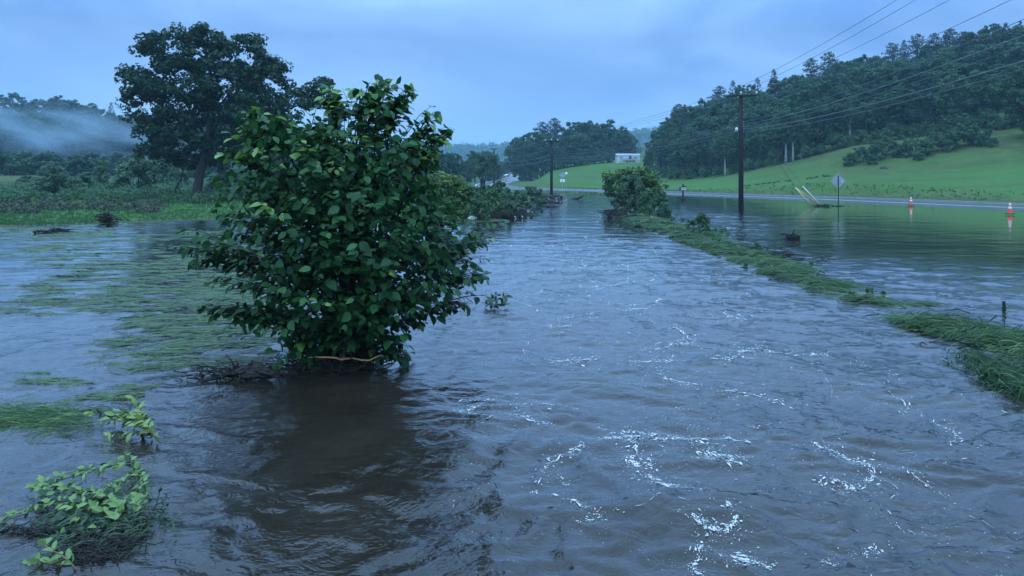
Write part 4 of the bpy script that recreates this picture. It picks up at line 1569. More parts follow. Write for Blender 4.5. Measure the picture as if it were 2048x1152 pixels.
def twig_tangle(mb, c, rad, n, rng, hgt=.35, r=.012, L=.8):
    for _ in range(n):
        p = np.array([c[0] + rng.normal(0, rad[0]), c[1] + rng.normal(0, rad[1]), max(.0, c[2] + rng.uniform(0, hgt))])
        a = rng.uniform(0, 6.28)
        dv = np.array([math.cos(a), math.sin(a) * .6, rng.uniform(-.25, .35)]) * L * rng.uniform(.3, 1)
        k = np.array([rng.normal(0, .1), rng.normal(0, .1), rng.normal(0, .06)]) * L
        mb.tube([p - dv * .5, p + k, p + dv * .5], [r * rng.uniform(.6, 1.3), r, r * .4], 4, False)


mb = MB()
for px, d, rx, n in ((1010, 44.5, 1.0, 170), (985, 43.5, .7, 80), (1033, 46.5, .5, 50), (1090, 78, 1.2, 70), (1115, 80, 1.0, 40), (1075, 70, .8, 50), (1230, 47, .9, 110), (1250, 44, .7, 60)):
    twig_tangle(mb, ((px - CX) / F * d, d, 0), (rx * .5, .4), n, rb, .38, .02, .9)
tag(mb.build('debris', M['rot']), 'brown tangle of roots and twigs along the eroded banks', 'debris', kind='stuff')
mb = MB()
for px, py in ((1104, 396), (1110, 400), (1098, 402), (1122, 399), (1135, 402), (1116, 407), (1128, 406), (1264, 434), (1308, 441), (1256, 432), (1210, 426), (1040, 437), (1013, 448), (1062, 430)):
    g = G(px, py)
    for _ in range(2):
        q = g + np.array([rb.normal(0, .2), rb.normal(0, .3), 0])
        mb.box((q[0], q[1], .1 + rb.uniform(0, .15)), (rb.uniform(.04, .16), rb.uniform(.06, .2), rb.uniform(.03, .08)), Euler((rb.uniform(-.6, .6), rb.uniform(-.6, .6), rb.uniform(0, 3))).to_matrix())
tag(mb.build('litter', M['trash']), 'pale litter caught in the bank debris', 'litter', kind='stuff')


def blob_object(name, c, size, label, cat, mat, rng, n=9):
    """lumpy solid"""
    bm = bmesh.new()
    bmesh.ops.create_icosphere(bm, subdivisions=2, radius=1.0)
    for v in bm.verts:
        k = 1 + .28 * math.sin(5 * v.co.x + c[0]) * math.cos(4 * v.co.y + c[1]) + rng.uniform(-.12, .12)
        v.co = Vector((v.co.x * size[0] * k, v.co.y * size[1] * k, v.co.z * size[2] * k))
    me = bpy.data.meshes.new(name)
    bm.to_mesh(me)
    bm.free()
    me.materials.append(mat)
    o = link(name, me)
    o.location = c
    return tag(o, label, cat)


g = G(945, 442)
o = blob_object('plastic_bag', (g[0], g[1], .12), (.26, .18, .15), 'crumpled white plastic bag on the left bank by the big bush', 'bag', M['trash'], rb)
for (px, py, sx, sz, lb) in ((1112, 396, .75, .30, 'dark root clump nearest the foot of the second pole'), (1110, 405, .7, .22, 'brown root clump at the point of the left bank'), (1100, 414, .6, .16, 'flat dark clump lowest on the bank point')):
    g = G(px, py)
    blob_object('root_clump', (g[0], g[1], .05), (sx, .5, sz), lb, 'debris clump', M['rot'], rb)
# snag sticking from the channel
g = G(1158, 398)
mb = MB()
mb.tube([(g[0] - .9, g[1], -.05), (g[0] - .1, g[1], .10), (g[0] + .35, g[1], .28), (g[0] + .5, g[1], .42)], [.07, .11, .12, .04], 7)
tag(mb.build('driftwood_log', M['driftwood'], None, True), 'dark log sticking out of the far river', 'log')
for px, py, lb in ((1083, 424, 'small dark stump standing in the river off the left bank'), (1062, 436, 'broken sprig standing in the river below the dark stump'), (1222, 446, 'little sprig standing in the river before the bar')):
    g = G(px, py)
    mb = MB()
    mb.tube([(g[0], g[1], -.3), (g[0] + .04, g[1], .08), (g[0] + .02, g[1], .18)], [.08, .07, .04], 7)
    mb.tube([(g[0], g[1], .05), (g[0] + .25, g[1], .2)], [.03, .01], 5)
    mb.tube([(g[0], g[1], .0), (g[0] - .22, g[1], .14)], [.03, .01], 5)
    tag(mb.build('snag', M['rot'], None, True), lb, 'stump')


# ------------------------------------------------------------------ flattened grass
def blades(name, roots, dirs, lens, label, mat, rng, wid=.012, lift=.16, seg=4, tint=None, cat='grass', spread=.38, zfun=None, zoff=0.0, end_below=True):
    """arching blades: rows of strips"""
    n = len(roots)
    roots = np.asarray(roots, float)
    ang = np.asarray(dirs, float) + rng.normal(0, spread, n)
    L = np.asarray(lens, float) * rng.uniform(.55, 1.25, n)
    lf = lift * rng.uniform(.15, 1.3, n)
    bend = rng.normal(0, .35, n) + .5 * pnoise(roots[:, 0] * 2.2, roots[:, 1] * 2.2, 51)
    lf = lf * (.7 + 1.1 * np.clip(pnoise(roots[:, 0] * 1.7 + 4, roots[:, 1] * 1.7, 52) + .3, 0, 1))
    w = wid * rng.uniform(.6, 1.5, n)
    rows_ = []
    for k in range(seg + 1):
        t = k / seg
        a = ang + bend * t
        x = roots[:, 0] + np.cos(a) * L * t
        y = roots[:, 1] + np.sin(a) * L * t
        z0 = zfun(x, y) if zfun is not None else np.zeros(n)
        z = z0 + zoff + roots[:, 2] * (1 - t) + lf * 4 * t * (1 - t) * (1.0 if True else 0) + (-.02 * t if end_below else 0)
        ww = w * (1 - .85 * t ** 1.5)
        nx, ny = -np.sin(a), np.cos(a)
        tl = np.sign(ny) * w * rng.uniform(-.1, .5, n) if k == 0 else tl
        rows_.append(np.stack([np.stack([x - nx * ww, y - ny * ww, z - tl], 1), np.stack([x + nx * ww, y + ny * ww, z + tl], 1)], 1))
    V = np.stack(rows_, 1).reshape(-1, 3)          # n, seg+1, 2, 3
    base = (np.arange(n) * (seg + 1) * 2)[:, None] + np.arange(seg)[None, :] * 2
    base = base.ravel()
    Fc = np.stack([base, base + 1, base + 3, base + 2], 1)
    tv = rng.uniform(0, 1, n) ** 2.6 * .95 if tint is None else tint
    o = link(name, fast_mesh(name, V, [Fc], mat, True, {'tint': np.repeat(tv, (seg + 1) * 2)}))
    return tag(o, label, cat, kind='stuff')


# right bank: combed over towards the pond
rg = np.random.default_rng(55)
BANK = [(1245, 432, 1.5), (1290, 446, 1.6), (1340, 462, 1.3), (1400, 486, 1.15), (1470, 512, 1.0), (1540, 540, .75), (1600, 566, .65), (1660, 592, .6), (1700, 604, .5)]
BANK2 = [(1770, 632, .38), (1830, 648, .5), (1900, 664, .55), (1970, 684, .6), (2040, 706, .65), (2120, 735, .7)]


def bank_blades(bank, n, hmax):
    pts_, wd = [], []
    B = np.array([[*G(a, b)[:2], w] for a, b, w in bank])
    seglen = np.linalg.norm(np.diff(B[:, :2], axis=0), axis=1)
    pr = (seglen + .6) / (seglen + .6).sum()
    for _ in range(n):
        k = rg.choice(len(pr), p=pr)
        t = rg.uniform()
        c = B[k] * (1 - t) + B[k + 1] * t
        lat = rg.uniform(-.5, .5)
        pts_.append((c[0] + lat * c[2] * 1.1 + rg.normal(0, .05), c[1] + rg.normal(0, .15), rg.uniform(-.02, .06) + hmax * max(0, .5 - abs(lat)) * rg.uniform(0, 1)))
        wd.append(c[1])
    return np.array(pts_), np.array(wd)


def tussocks(bank, n, per, label, L, wid, lift, gap):
    """clumps of long blades, each rooted together and combed over by the water"""
    r_, d_, l_, w_ = [], [], [], []
    c_, dist = bank_blades(bank, n, 0)
    for c, yy in zip(c_, dist):
        if pnoise(np.array([c[0] * 1.4]), np.array([c[1] * .55]), 63)[0] < gap:
            continue
        k = int(per * rg.uniform(.4, 1.5))
        a0 = -.25 + rg.normal(0, .4)
        sc = rg.uniform(.6, 1.35)
        for _ in range(k):
            r_.append((c[0] + rg.normal(0, .10), c[1] + rg.normal(0, .10), rg.uniform(-.02, .05)))
            d_.append(a0 + rg.normal(0, .25))
            l_.append(np.interp(yy, [10, 16, 45], L) * sc)
            w_.append(np.interp(yy, [10, 16, 45], wid))
    blades('flattened_grass', np.array(r_), d_, l_, label, GRASSB, rg, np.array(w_), lift, 5, spread=.22)


BANK = [(a, b, w * 1.1) for a, b, w in BANK]
BANK2 = [(a, b, w * 1.35) for a, b, w in BANK2]
tussocks(BANK, 330, 46, 'long green grass tussocks combed over the right bank', (.75, .85, 1.1), (.008, .009, .021), .115, -.10)
tussocks(BANK2, 120, 52, 'long green grass tussocks combed over the near right bank', (.55, .75, 1.0), (.0065, .008, .02), .11, -.14)
r_, d_ = bank_blades(BANK, 2600, .05)
blades('flattened_grass', r_, np.full(len(r_), -.25), np.full(len(r_), .8), 'flat grass trailing thinly between the bank tussocks', SUNK, rg, np.interp(d_, [10, 45], [.007, .018]), .03, 4, spread=.4)
r_, d_ = bank_blades(BANK2, 1100, .05)
blades('flattened_grass', r_, np.full(len(r_), -.3), np.full(len(r_), .55), 'flat grass trailing between the near bank tussocks', SUNK, rg, .006, .03, 4, spread=.4)
# leafy weeds growing through the flattened grass
pts = []
for px, py, n, r in ((1290, 440, 30, .26), (1330, 452, 22, .22), (1375, 470, 20, .2), (1440, 486, 16, .16), (1500, 500, 16, .15), (1560, 520, 10, .12), (1260, 432, 22, .25), (1420, 462, 18, .2), (1300, 452, 14, .2), (1700, 588, 6, .08), (1540, 545, 6, .08), (1350, 440, 14, .2)):
    g = G(px, py)
    for _ in range(n):
        pts.append((g[0] + rg.normal(0, .5), g[1] + rg.normal(0, .9), r * rg.uniform(.4, 1.0), rg.uniform(.02, .16)))
brush('weeds', pts, 'leafy weeds and mud streaks tangled in the flattened bank grass', SHRUB, .13, 24, rg, cat='weeds')
mb = MB()
for px, py, n in ((1300, 446, 30), (1380, 470, 30), (1460, 495, 30), (1540, 516, 40), (1600, 560, 16), (1850, 655, 18), (1960, 690, 24), (2020, 712, 26), (1930, 680, 14)):
    g = G(px, py)
    twig_tangle(mb, (g[0] + .3, g[1], .0), (.55, .5), n, rg, .10, .008 + g[1] * .0003, .5)
tag(mb.build('debris', M['rot']), 'dead brown stalks caught along the right bank grass', 'debris', kind='stuff')
# thin mats trailing in the pond behind the bank, brown mat
r_ = np.array([[*G(rg.uniform(1745, 1850), rg.uniform(606, 611))[:2], 0.0] for _ in range(500)])
blades('floating_grass', r_, np.full(len(r_), -.1), np.full(len(r_), .5), 'brownish floating grass mat between the two bank tussocks', SUNK, rg, .009, .03, 4)
# leafy tangle at the right frame edge (1930-2048, 720-800)
pts = []
for px, py, n, r in ((1945, 722, 16, .13), (1975, 745, 22, .16), (1990, 762, 14, .12), (2042, 752, 16, .16), (1962, 705, 8, .09), (2035, 790, 12, .13), (2060, 775, 12, .14)):
    g = G(px, py)
    for _ in range(n):
        pts.append((g[0] + rg.normal(0, .14), g[1] + rg.normal(0, .14), r * rg.uniform(.4, .8), rg.uniform(.02, .2)))
brush('weeds', pts, 'wilted weeds bent down in the river at the right bank', SHRUB, .05, 12, rg, cat='weeds')
r_ = np.array([[*G(*[(1950, 728), (1975, 748), (1992, 764), (2042, 756), (2035, 790), (2062, 775)][rg.integers(6)])[:2], rg.uniform(0, .16)] for _ in range(1500)])
r_[:, :2] += rg.normal(0, .11, (len(r_), 2))
blades('flattened_grass', r_, np.full(len(r_), -1.2), np.full(len(r_), .36), 'grass bent down into the river beside the wilted weeds', GRASSB, rg, .0045, .07, 5, spread=.6)
# grass in the flooded field at the left, streaming with the current
def streamed(boxes, n, label, L, wd, lift=.015, name='floating_grass', thr=.0, sc=(.35, 1.6), mat=SUNK, ang=math.pi):
    r_, a_, l_ = [], [], []
    tries = 0
    while len(r_) < n and tries < n * 12:
        tries += 1
        b = boxes[rg.integers(len(boxes))]
        px, py = rg.uniform(b[0], b[2]), rg.uniform(b[1], b[3])
        g = G(px, py)
        q = pnoise(np.array([g[0] * sc[0]]), np.array([g[1] * sc[1]]), 29)[0] + .5 * pnoise(np.array([g[0] * sc[0] * 3]), np.array([g[1] * sc[1] * 3]), 37)[0]
        # fade out to the rim of the box
        e = min((px - b[0]) / (b[2] - b[0]), (b[2] - px) / (b[2] - b[0]), (py - b[1]) / (b[3] - b[1]), (b[3] - py) / (b[3] - b[1])) * 2
        if q < thr + (.45 * (1 - e) ** 2):
            continue
        r_.append((g[0], g[1], rg.uniform(-.012, .012)))
        a_.append(ang + b[4])
        l_.append(L * rg.uniform(.6, 1.3))
    blades(name, np.array(r_), a_, l_, label, mat, rg, wd, lift, 4, spread=.12, zfun=wave, end_below=True)


streamed([(-80, 570, 620, 632, .05), (60, 560, 600, 615, .05), (240, 590, 600, 700, .22), (320, 640, 580, 740, .30), (380, 545, 640, 660, .1)], 7600, 'grass streaming under the flood left of the big bush', .6, .0105, lift=.03, thr=.0, sc=(.9, 3.2))
streamed([(-60, 452, 440, 525, .0), (380, 455, 540, 580, .05), (-40, 452, 300, 480, 0), (100, 500, 520, 570, .05)], 3600, 'thin lines of grass in the flood before the left meadow', .8, .018, lift=.03, thr=.14, sc=(.4, 2.2))
streamed([(170, 690, 470, 740, .25), (250, 770, 330, 790, .2), (150, 790, 300, 800, .1), (60, 740, 200, 770, .1)], 1300, 'loose grass wisps drifting below the streaming grass', .4, .006, thr=.0, sc=(1.0, 4))
# near tussock at the left edge (0-160, 810-870)
r_ = np.array([[*G(rg.normal(90, 55), rg.normal(838, 13))[:2], rg.uniform(0, .05)] for _ in range(900)])
blades('flattened_grass', r_, np.full(len(r_), math.pi + .3), np.full(len(r_), .38), 'green grass tussock lying in the water at the left frame edge', GRASSB, rg, .004, .05, 5, spread=.35)


# ------------------------------------------------------------------ broad leaves
def leaf_geo(length=1.0, width=.68, fold=.18, curl=.22):
    """ovate leaf along +Y, face up +Z; 11 vertices"""
    st = [(.18, .34), (.42, .5), (.72, .36)]
    V = [(0, 0, 0)]
    for t, w in st:
        y = t * length
        zc = -curl * t * t * length
        ww = w * width * length
        V += [(-ww, y, zc + fold * ww), (0, y, zc), (ww, y, zc + fold * ww)]
    V.append((0, length, -curl * length * 1.05))
    Fq = []
    for i in range(2):
        a, b = 1 + i * 3, 4 + i * 3
        Fq += [(a, a + 1, b + 1, b), (a + 1, a + 2, b + 2, b + 1)]
    Ft = [(0, 2, 1), (0, 3, 2), (7, 8, 10), (8, 9, 10)]
    return np.array(V), np.array(Fq), np.array(Ft)


LV, LQ, LT = leaf_geo()
LV2, _, _ = leaf_geo(width=.46, fold=.3, curl=.34)
LV3, _, _ = leaf_geo(width=.52, fold=.34, curl=.28)


def leaf_frames(pos, fwd, up, length):
    f = fwd / np.maximum(np.linalg.norm(fwd, axis=1), 1e-6)[:, None]
    s = np.cross(f, up)
    s /= np.maximum(np.linalg.norm(s, axis=1), 1e-6)[:, None]
    u = np.cross(s, f)
    return np.stack([s, f, u], 2) * length[:, None, None]      # columns


def leaves_bulk(pos, R, LVv):
    V = np.einsum('nij,kj->nki', R, LVv) + pos[:, None, :]
    n, k = len(pos), len(LVv)
    o = (np.arange(n) * k)[:, None, None]
    return V.reshape(-1, 3), (LQ[None] + o).reshape(-1, 4), (LT[None] + o).reshape(-1, 3)


def pick_showing(pos, R, most, cell=11.0):
    """leaves that show largest: nearest one in each small cell of view, then by projected size"""
    d = pos[:, 1]
    px, py = CX + pos[:, 0] / d * F, HY + (H - pos[:, 2]) / d * F
    key = (px // cell).astype(int) * 10000 + (py // cell).astype(int)
    best = {}
    for i in np.argsort(d):
        best.setdefault(key[i], i)
    idx = np.array(list(best.values()))
    face = np.abs(R[idx][:, :, 2] @ np.array([0, -.99, .1])) * (F / d[idx]) ** 2 * .4
    return set(idx[np.argsort(-face)[:most]].tolist())


def leaf_parts(parent, pos, R, mats, geo, sel=None, tints=None):
    """single leaf objects under parent (pos relative to the parent)"""
    mes = []
    for m in mats:
        me = fast_mesh('leaf', geo, [LQ, LT], m, True, {'tint': np.full(len(geo), .12)})
        mes.append(me)
    for i in range(len(pos)):
        o = bpy.data.objects.new('leaf', mes[sel[i] if sel is not None else 0])
        o.parent = parent
        M4 = Matrix.Identity(4)
        for a in range(3):
            for b in range(3):
                M4[a][b] = R[i][a][b]
            M4[a][3] = pos[i][a]
        o.matrix_local = M4
        COL.objects.link(o)


def build_big_bush():
    rng = np.random.default_rng(61)
    D = 10.1
    root = G(700, 728)
    root[1] = D
    root[0] = (700 - CX) / F * D
    lobes = [  # px ellipses where branch tips lie, with weight
        (770, 215, 40, 52, 3), (745, 185, 24, 26, 1.2), (800, 190, 30, 20, 1.2), (650, 215, 30, 40, 1.6), (660, 185, 14, 16, .6), (850, 245, 32, 32, 1.6), (880, 280, 26, 22, 1.0),
        (560, 260, 60, 44, 3), (500, 255, 24, 22, .8), (480, 300, 34, 26, 1.4), (620, 290, 90, 55, 5), (720, 300, 90, 65, 5), (820, 320, 66, 50, 4),
        (520, 370, 72, 46, 4), (640, 400, 110, 72, 8), (760, 400, 100, 72, 7), (850, 410, 60, 60, 3.5), (500, 450, 62, 46, 3.5), (610, 500, 110, 66, 7), (740, 500, 110, 70, 7), (860, 480, 66, 52, 3.5),
        (925, 470, 50, 30, 1.8), (900, 545, 55, 36, 2.2), (430, 490, 40, 16, 1.2), (420, 512, 32, 10, .6), (560, 560, 84, 40, 3.5), (690, 590, 100, 50, 4), (810, 580, 84, 48, 3.5), (880, 600, 46, 26, 1.5),
        (450, 620, 50, 18, 1.6), (530, 630, 60, 26, 2), (600, 670, 46, 40, 2), (790, 650, 52, 36, 1.8), (690, 650, 50, 40, 1.2), (610, 640, 40, 36, 1.0), (955, 545, 16, 10, .4), (965, 480, 16, 12, .4), (840, 650, 24, 14, .5),
        (400, 495, 14, 8, .9), (398, 515, 12, 6, .7), (410, 618, 22, 8, 1.1), (935, 608, 14, 8, .7), (975, 480, 10, 8, .6), (972, 550, 8, 6, .6), (455, 300, 14, 10, .7), (490, 225, 10, 8, .6), (515, 218, 12, 8, .6),
        (822, 182, 10, 6, .8), (768, 164, 10, 8, .8), (740, 180, 8, 8, .5), (875, 225, 12, 8, .8), (893, 268, 8, 8, .6), (662, 178, 8, 8, .7), (690, 205, 10, 18, .5), (590, 690, 22, 20, 1.0), (635, 705, 20, 14, .8), (800, 690, 18, 18, .8), (815, 715, 14, 8, .6), (445, 430, 16, 10, .6), (430, 560, 18, 8, .6)]
    wts = np.array([l[4] for l in lobes])
    wts = wts / wts.sum()
    o = empty('big_bush', root)
    pos, fwd, ups, young, lens = [], [], [], [], []
    br = MB()
    nbr = 780
    cy0 = P(690, 440, D)
    for b in range(nbr):
        l = lobes[rng.choice(len(lobes), p=wts)] if b >= len(lobes) * 2 else lobes[b % len(lobes)]
        v = ball(1, rng, .2)[0]
        px, py = l[0] + v[0] * l[2] * .92, l[1] + v[2] * l[3] * .92
        tip = P(px, py, D)
        # crown is round in plan: less depth where it is narrow
        hw = np.interp(py, [160, 230, 330, 450, 560, 640, 700], [.25, .55, 1.15, 1.5, 1.45, 1.1, .6])
        cx_ = np.interp(py, [160, 400, 700], [740, 690, 690])
        rel = np.clip(abs(px - cx_) / F * D / (hw + .25), 0, .97)
        dep = hw * math.sqrt(1 - rel ** 2)
        tip[1] += rng.uniform(-1, 1) * dep
        tip[2] = max(tip[2], .12)
        shoot = rng.uniform() < .13 and py < 620
        if shoot:
            tip = root + (tip - root) * (rng.uniform(1.05, 1.16) if py > 300 else rng.uniform(1.0, 1.04))
        t = tip - root
        # leaders rise from the stool, laterals arch outwards and droop
        st = np.array([rng.normal(0, .13), rng.normal(0, .15), 0.02])
        hgt = t[2]
        out = np.array([t[0], t[1], 0])
        p1 = st + np.array([t[0] * .18, t[1] * .18, hgt * .45])
        p2 = st + np.array([t[0] * .62, t[1] * .62, hgt * .92 + .10])
        pth = []
        for k in range(9):
            s = k / 8
            pth.append((1 - s) ** 3 * st + 3 * (1 - s) ** 2 * s * p1 + 3 * (1 - s) * s * s * p2 + s ** 3 * t)
        pth = np.array(pth)
        if b % 16 == 0:
            br.tube(pth, list(np.linspace(.024, .005, 9)), 5, False)
        else:
            br.tube(pth[6:], list(np.linspace(.006, .003, 3)), 4, False)
        # leaves on the outer part
        Lb = np.linalg.norm(np.diff(pth, axis=0), axis=1).sum()
        nleaf = int(np.clip(rng.uniform(9, 17), 6, 18))
        s0 = max(.35, 1 - 1.0 / Lb)
        top_open = py < 300
        for j in range(nleaf):
            s = s0 + (1 - s0) * (j + rng.uniform(0, .8)) / nleaf
            q = min(int(s * 8), 7)
            fr = s * 8 - q
            p = pth[q] * (1 - fr) + pth[q + 1] * fr
            tg = pth[q + 1] - pth[q]
            tg /= np.linalg.norm(tg)
            side = np.cross(tg, [0, 0, 1.0])
            side /= max(np.linalg.norm(side), 1e-6)
            sg = 1 if j % 2 else -1
            f = tg * .55 + side * sg * rng.uniform(.5, 1.1) + np.array([0, 0, rng.uniform(-.75, .0)]) + rng.normal(0, .22, 3)
            u = np.array([0, 0, 1.0]) + rng.normal(0, .38, 3) + .45 * out / (np.linalg.norm(out) + .2)
            pos.append(p + f * .03 + rng.normal(0, .015, 3))
            fwd.append(f)
            ups.append(u)
            ln = rng.uniform(.075, .185) if rng.uniform() < .8 else rng.uniform(.05, .09) * (.72 if s > .93 else 1)
            lens.append(ln)
            young.append((s > .86 and b % 2 == 0 and py < 330 and rng.uniform() < .75) or rng.uniform() < .006 or (b % 17 == 0 and s > .85))
    # inner shade foliage, fills the heart of the bush
    for _ in range(4200):
        l = lobes[rng.choice(len(lobes), p=wts)]
        if l[4] < 2:
            continue
        v = ball(1, rng)[0]
        p = P(l[0] + v[0] * l[2], l[1] + v[2] * l[3], D)
        p[1] += rng.uniform(-.9, .9)
        p[2] = max(p[2], .25)
        pos.append(p - root)
        fwd.append(np.array([v[0], v[1], -.4]) + rng.normal(0, .4, 3))
        ups.append(np.array([0, 0, 1.0]) + rng.normal(0, .4, 3))
        lens.append(rng.uniform(.09, .15))
        young.append(False)
    pos, fwd, ups, lens, young = np.array(pos), np.array(fwd), np.array(ups), np.array(lens), np.array(young)
    R = leaf_frames(pos, fwd, ups, lens)
    selset = pick_showing(pos + root, R, 300)
    isel = np.array(sorted(selset))
    leaf_parts(o, pos[isel], R[isel], [BROADLEAF, YOUNG], LV, young[isel].astype(int))
    rest = np.ones(len(pos), bool)
    rest[isel] = False
    for msk, mt, nm in ((rest & ~young, BROADLEAF, 'foliage'), (rest & young, YOUNG, 'young_foliage')):
        V, Q, T = leaves_bulk(pos[msk], R[msk], LV)
        f = link(nm, fast_mesh(nm, V, [Q, T], mt, True, {'tint': np.repeat(rng.uniform(0, .6, msk.sum()), len(LV))}), o)
        f['kind'] = 'stuff'
    br.build('branches', M['twig'], o, True)['kind'] = 'stuff'
    for k in range(11):
        mb = MB()
        a = rng.uniform(0, 6.28)
        q = rng.uniform(.05, .38)
        b0 = np.array([math.cos(a) * q, math.sin(a) * q * .7, -.4])
        tp = np.array([math.cos(a) * q * rng.uniform(1.2, 3), math.sin(a) * q * 2, rng.uniform(1.2, 2.6)])
        mb.tube([b0, b0 * .8 + np.array([0, 0, .55]), b0 * .4 + tp * .6, tp], [.055, .05, .036, .012], 7)
        mb.build('stem', M['bark_dark'], o, True)
    tag(o, 'big dark broad leaved bush standing in the flood', 'bush')
    # drift caught in its feet
    mb = MB()
    for c, rad, n, hh in (((-.05, -.30, 0), (.30, .09), 170, .14), ((.1, -.15, 0), (.28, .12), 110, .28), ((-.5, -.25, 0), (.16, .10), 50, .12)):
        twig_tangle(mb, (root[0] + c[0], root[1] + c[1], 0), rad, n, rng, hh, .008, .5)
    tag(mb.build('debris', M['rot']), 'dark twigs washed against the foot of the big bush', 'debris', kind='stuff')
    # straw coloured stick
    mb = MB()
    z = lambda a, b: P(380 + a / 4.267, 600 + b / 4.267, 9.62)
    mb.tube([z(1010, 492), z(1090, 488), z(1180, 490), z(1250, 495), z(1290, 510), z(1340, 500), z(1400, 500), z(1470, 514), z(1530, 516), z(1580, 490), z(1640, 468)], [.008, .012, .013, .013, .014, .013, .013, .013, .012, .010, .006], 6)
    mb.tube([z(1290, 510), z(1300, 490), z(1330, 484)], [.006, .005, .003], 5)
    tag(mb.build('stick', M['straw'], None, True), 'long straw coloured stick lodged across the foot of the bush', 'stick')
    # a thin small-leaved shrub at its left foot
    o2 = empty('sapling', G(612, 722))
    ctr = G(612, 722)
    mb = MB()
    ps, fs, us, ls = [], [], [], []
    for k in range(12):
        tx, ty = rng.uniform(570, 660), rng.uniform(625, 715)
        tp = P(tx, ty, 9.9 + rng.uniform(-.3, .3)) - ctr
        tp[2] = max(tp[2], .03)
        mid = tp * .5 + np.array([rng.normal(0, .05), 0, .06])
        mb.tube([(rng.normal(0, .06), 0, -.1), mid, tp], [.009, .007, .003], 5, False)
        for j in range(9):
            s = rng.uniform(.3, 1)
            p = (mid * (1 - (s - .5) * 2) + tp * (s - .5) * 2) if s > .5 else mid * s * 2
            ps.append(p)
            fs.append(rng.normal(0, 1, 3) + np.array([0, 0, -.4]))
            us.append(np.array([0, 0, 1.]) + rng.normal(0, .4, 3))
            ls.append(rng.uniform(.05, .085))
    R2 = leaf_frames(np.array(ps), np.array(fs), np.array(us), np.array(ls))
    V, Q, T = leaves_bulk(np.array(ps), R2, LV2)
    link('foliage', fast_mesh('foliage', V, [Q, T], WETDARK, True, {'tint': np.repeat(rng.uniform(0, .6, len(ps)), len(LV2))}), o2)
    mb.build('stem', M['twig'], o2, True)
    tag(o2, 'thin small leaved sapling at the left foot of the big bush', 'sapling')


build_big_bush()


# ------------------------------------------------------------------ drowned plants at the lower left, floating branch
def leafy_branch(name, paths, label, cat, rng, mats, ln=(.07, .1), step=.05, stem_mat=None, geo=LV2, origin=None, up_bias=1.0, rad=.006, flat=1.0):
    """paths: lists of (px, py, z) in the photo; leaves set along them as parts"""
    org = G(*origin)
    o = empty(name, org)
    ps, fs, us, ls, sl = [], [], [], [], []
    if flat < 1:          # the sunk shrub is matted: side shoots along every stem
        paths = list(paths) + [([(a + rng.uniform(-14, 14), b + rng.uniform(-9, 12), c * rng.uniform(.5, 1.0)) for a, b, c in p_], y_) for p_, y_ in paths]
    for path, ym in paths:
        pts_ = np.array([G(a, b, c * flat) for a, b, c in path]) - org
        pts_ = resample(pts_, .04)
        mb_ = MB()
        mb_.tube(pts_, list(np.linspace(rad, rad * .4, len(pts_))), 5, False)
        mb_.build('stem', stem_mat or M['twig'], o, True)
        acc, side = 0, 1
        for i in range(1, len(pts_)):
            acc += np.linalg.norm(pts_[i] - pts_[i - 1])
            if acc >= step:
                acc = 0
                tg = pts_[i] - pts_[i - 1]
                tg /= np.linalg.norm(tg) + 1e-9
                sd = np.cross(tg, [0, 0, 1.0])
                sd /= np.linalg.norm(sd) + 1e-9
                for _ in range(2):
                    side = -side
                    f = tg * .5 + sd * side * rng.uniform(.2, 1.2) + np.array([0, 0, rng.uniform(-.4, .5)]) + rng.normal(0, .3, 3)
                    ps.append(pts_[i] + np.array([0, 0, rng.uniform(0, .02)]))
                    fs.append(f)
                    us.append(np.array([0, -.3, up_bias]) + rng.normal(0, .5, 3))
                    ls.append(rng.uniform(*ln))
                    sl.append(ym if rng.uniform() < .85 else (1 - ym if len(mats) > 1 else 0))
    R_ = leaf_frames(np.array(ps), np.array(fs), np.array(us), np.array(ls))
    leaf_parts(o, np.array(ps), R_, mats, geo, sl)
    tag(o, label, cat)
    return o


rp_ = np.random.default_rng(71)
leafy_branch('drowned_sapling', [([(322, 888, .0), (306, 868, .10), (290, 845, .17), (277, 818, .24), (268, 800, .3)], 1), ([(306, 868, .08), (280, 852, .12), (250, 842, .12), (215, 840, .06)], 1),
                                 ([(300, 858, .12), (275, 840, .16), (245, 832, .13), (210, 828, .08), (170, 826, .03)], 0), ([(310, 872, .05), (285, 868, .06), (250, 866, .05), (215, 872, .03)], 1), ([(296, 850, .14), (270, 828, .2), (240, 825, .16)], 1)],
             'yellow green leafy sapling bent over by the current', 'sapling', rp_, [WETDARK, PALE_Y], (.07, .115), .028, M['red_stem'], origin=(322, 888))
leafy_branch('drowned_shrub', [([(292, 1000, .03), (290, 975, .1), (280, 945, .16), (262, 925, .2), (230, 930, .17), (190, 938, .15), (150, 942, .12), (118, 955, .08)], 0),
                               ([(280, 945, .14), (262, 950, .12), (240, 965, .08), (225, 968, .06)], 0), ([(288, 985, .08), (278, 995, .07), (262, 1000, .05)], 0),
                               ([(240, 1060, .03), (200, 1020, .16), (150, 1005, .17), (100, 1005, .16), (50, 1022, .12), (5, 1038, .07)], 0), ([(200, 1040, .1), (160, 1040, .13), (120, 1040, .1), (80, 1050, .05)], 1),
                               ([(230, 1050, .1), (225, 1010, .2), (190, 985, .18), (150, 985, .14), (110, 970, .1), (85, 965, .1)], 0), ([(250, 1050, .08), (255, 1020, .15), (240, 1000, .17), (210, 995, .15)], 1),
                               ([(250, 1070, .05), (215, 1060, .1), (170, 1060, .09), (130, 1070, .05)], 1), ([(262, 1040, .08), (272, 1015, .1), (268, 998, .1)], 0), ([(95, 1000, .14), (85, 985, .16), (78, 972, .16)], 0)],
             'pale leaved shrub half sunk in the water at the lower left', 'shrub', rp_, [PALE, WETDARK], (.05, .088), .021, M['twig'], geo=LV3, origin=(240, 1060), flat=.72)
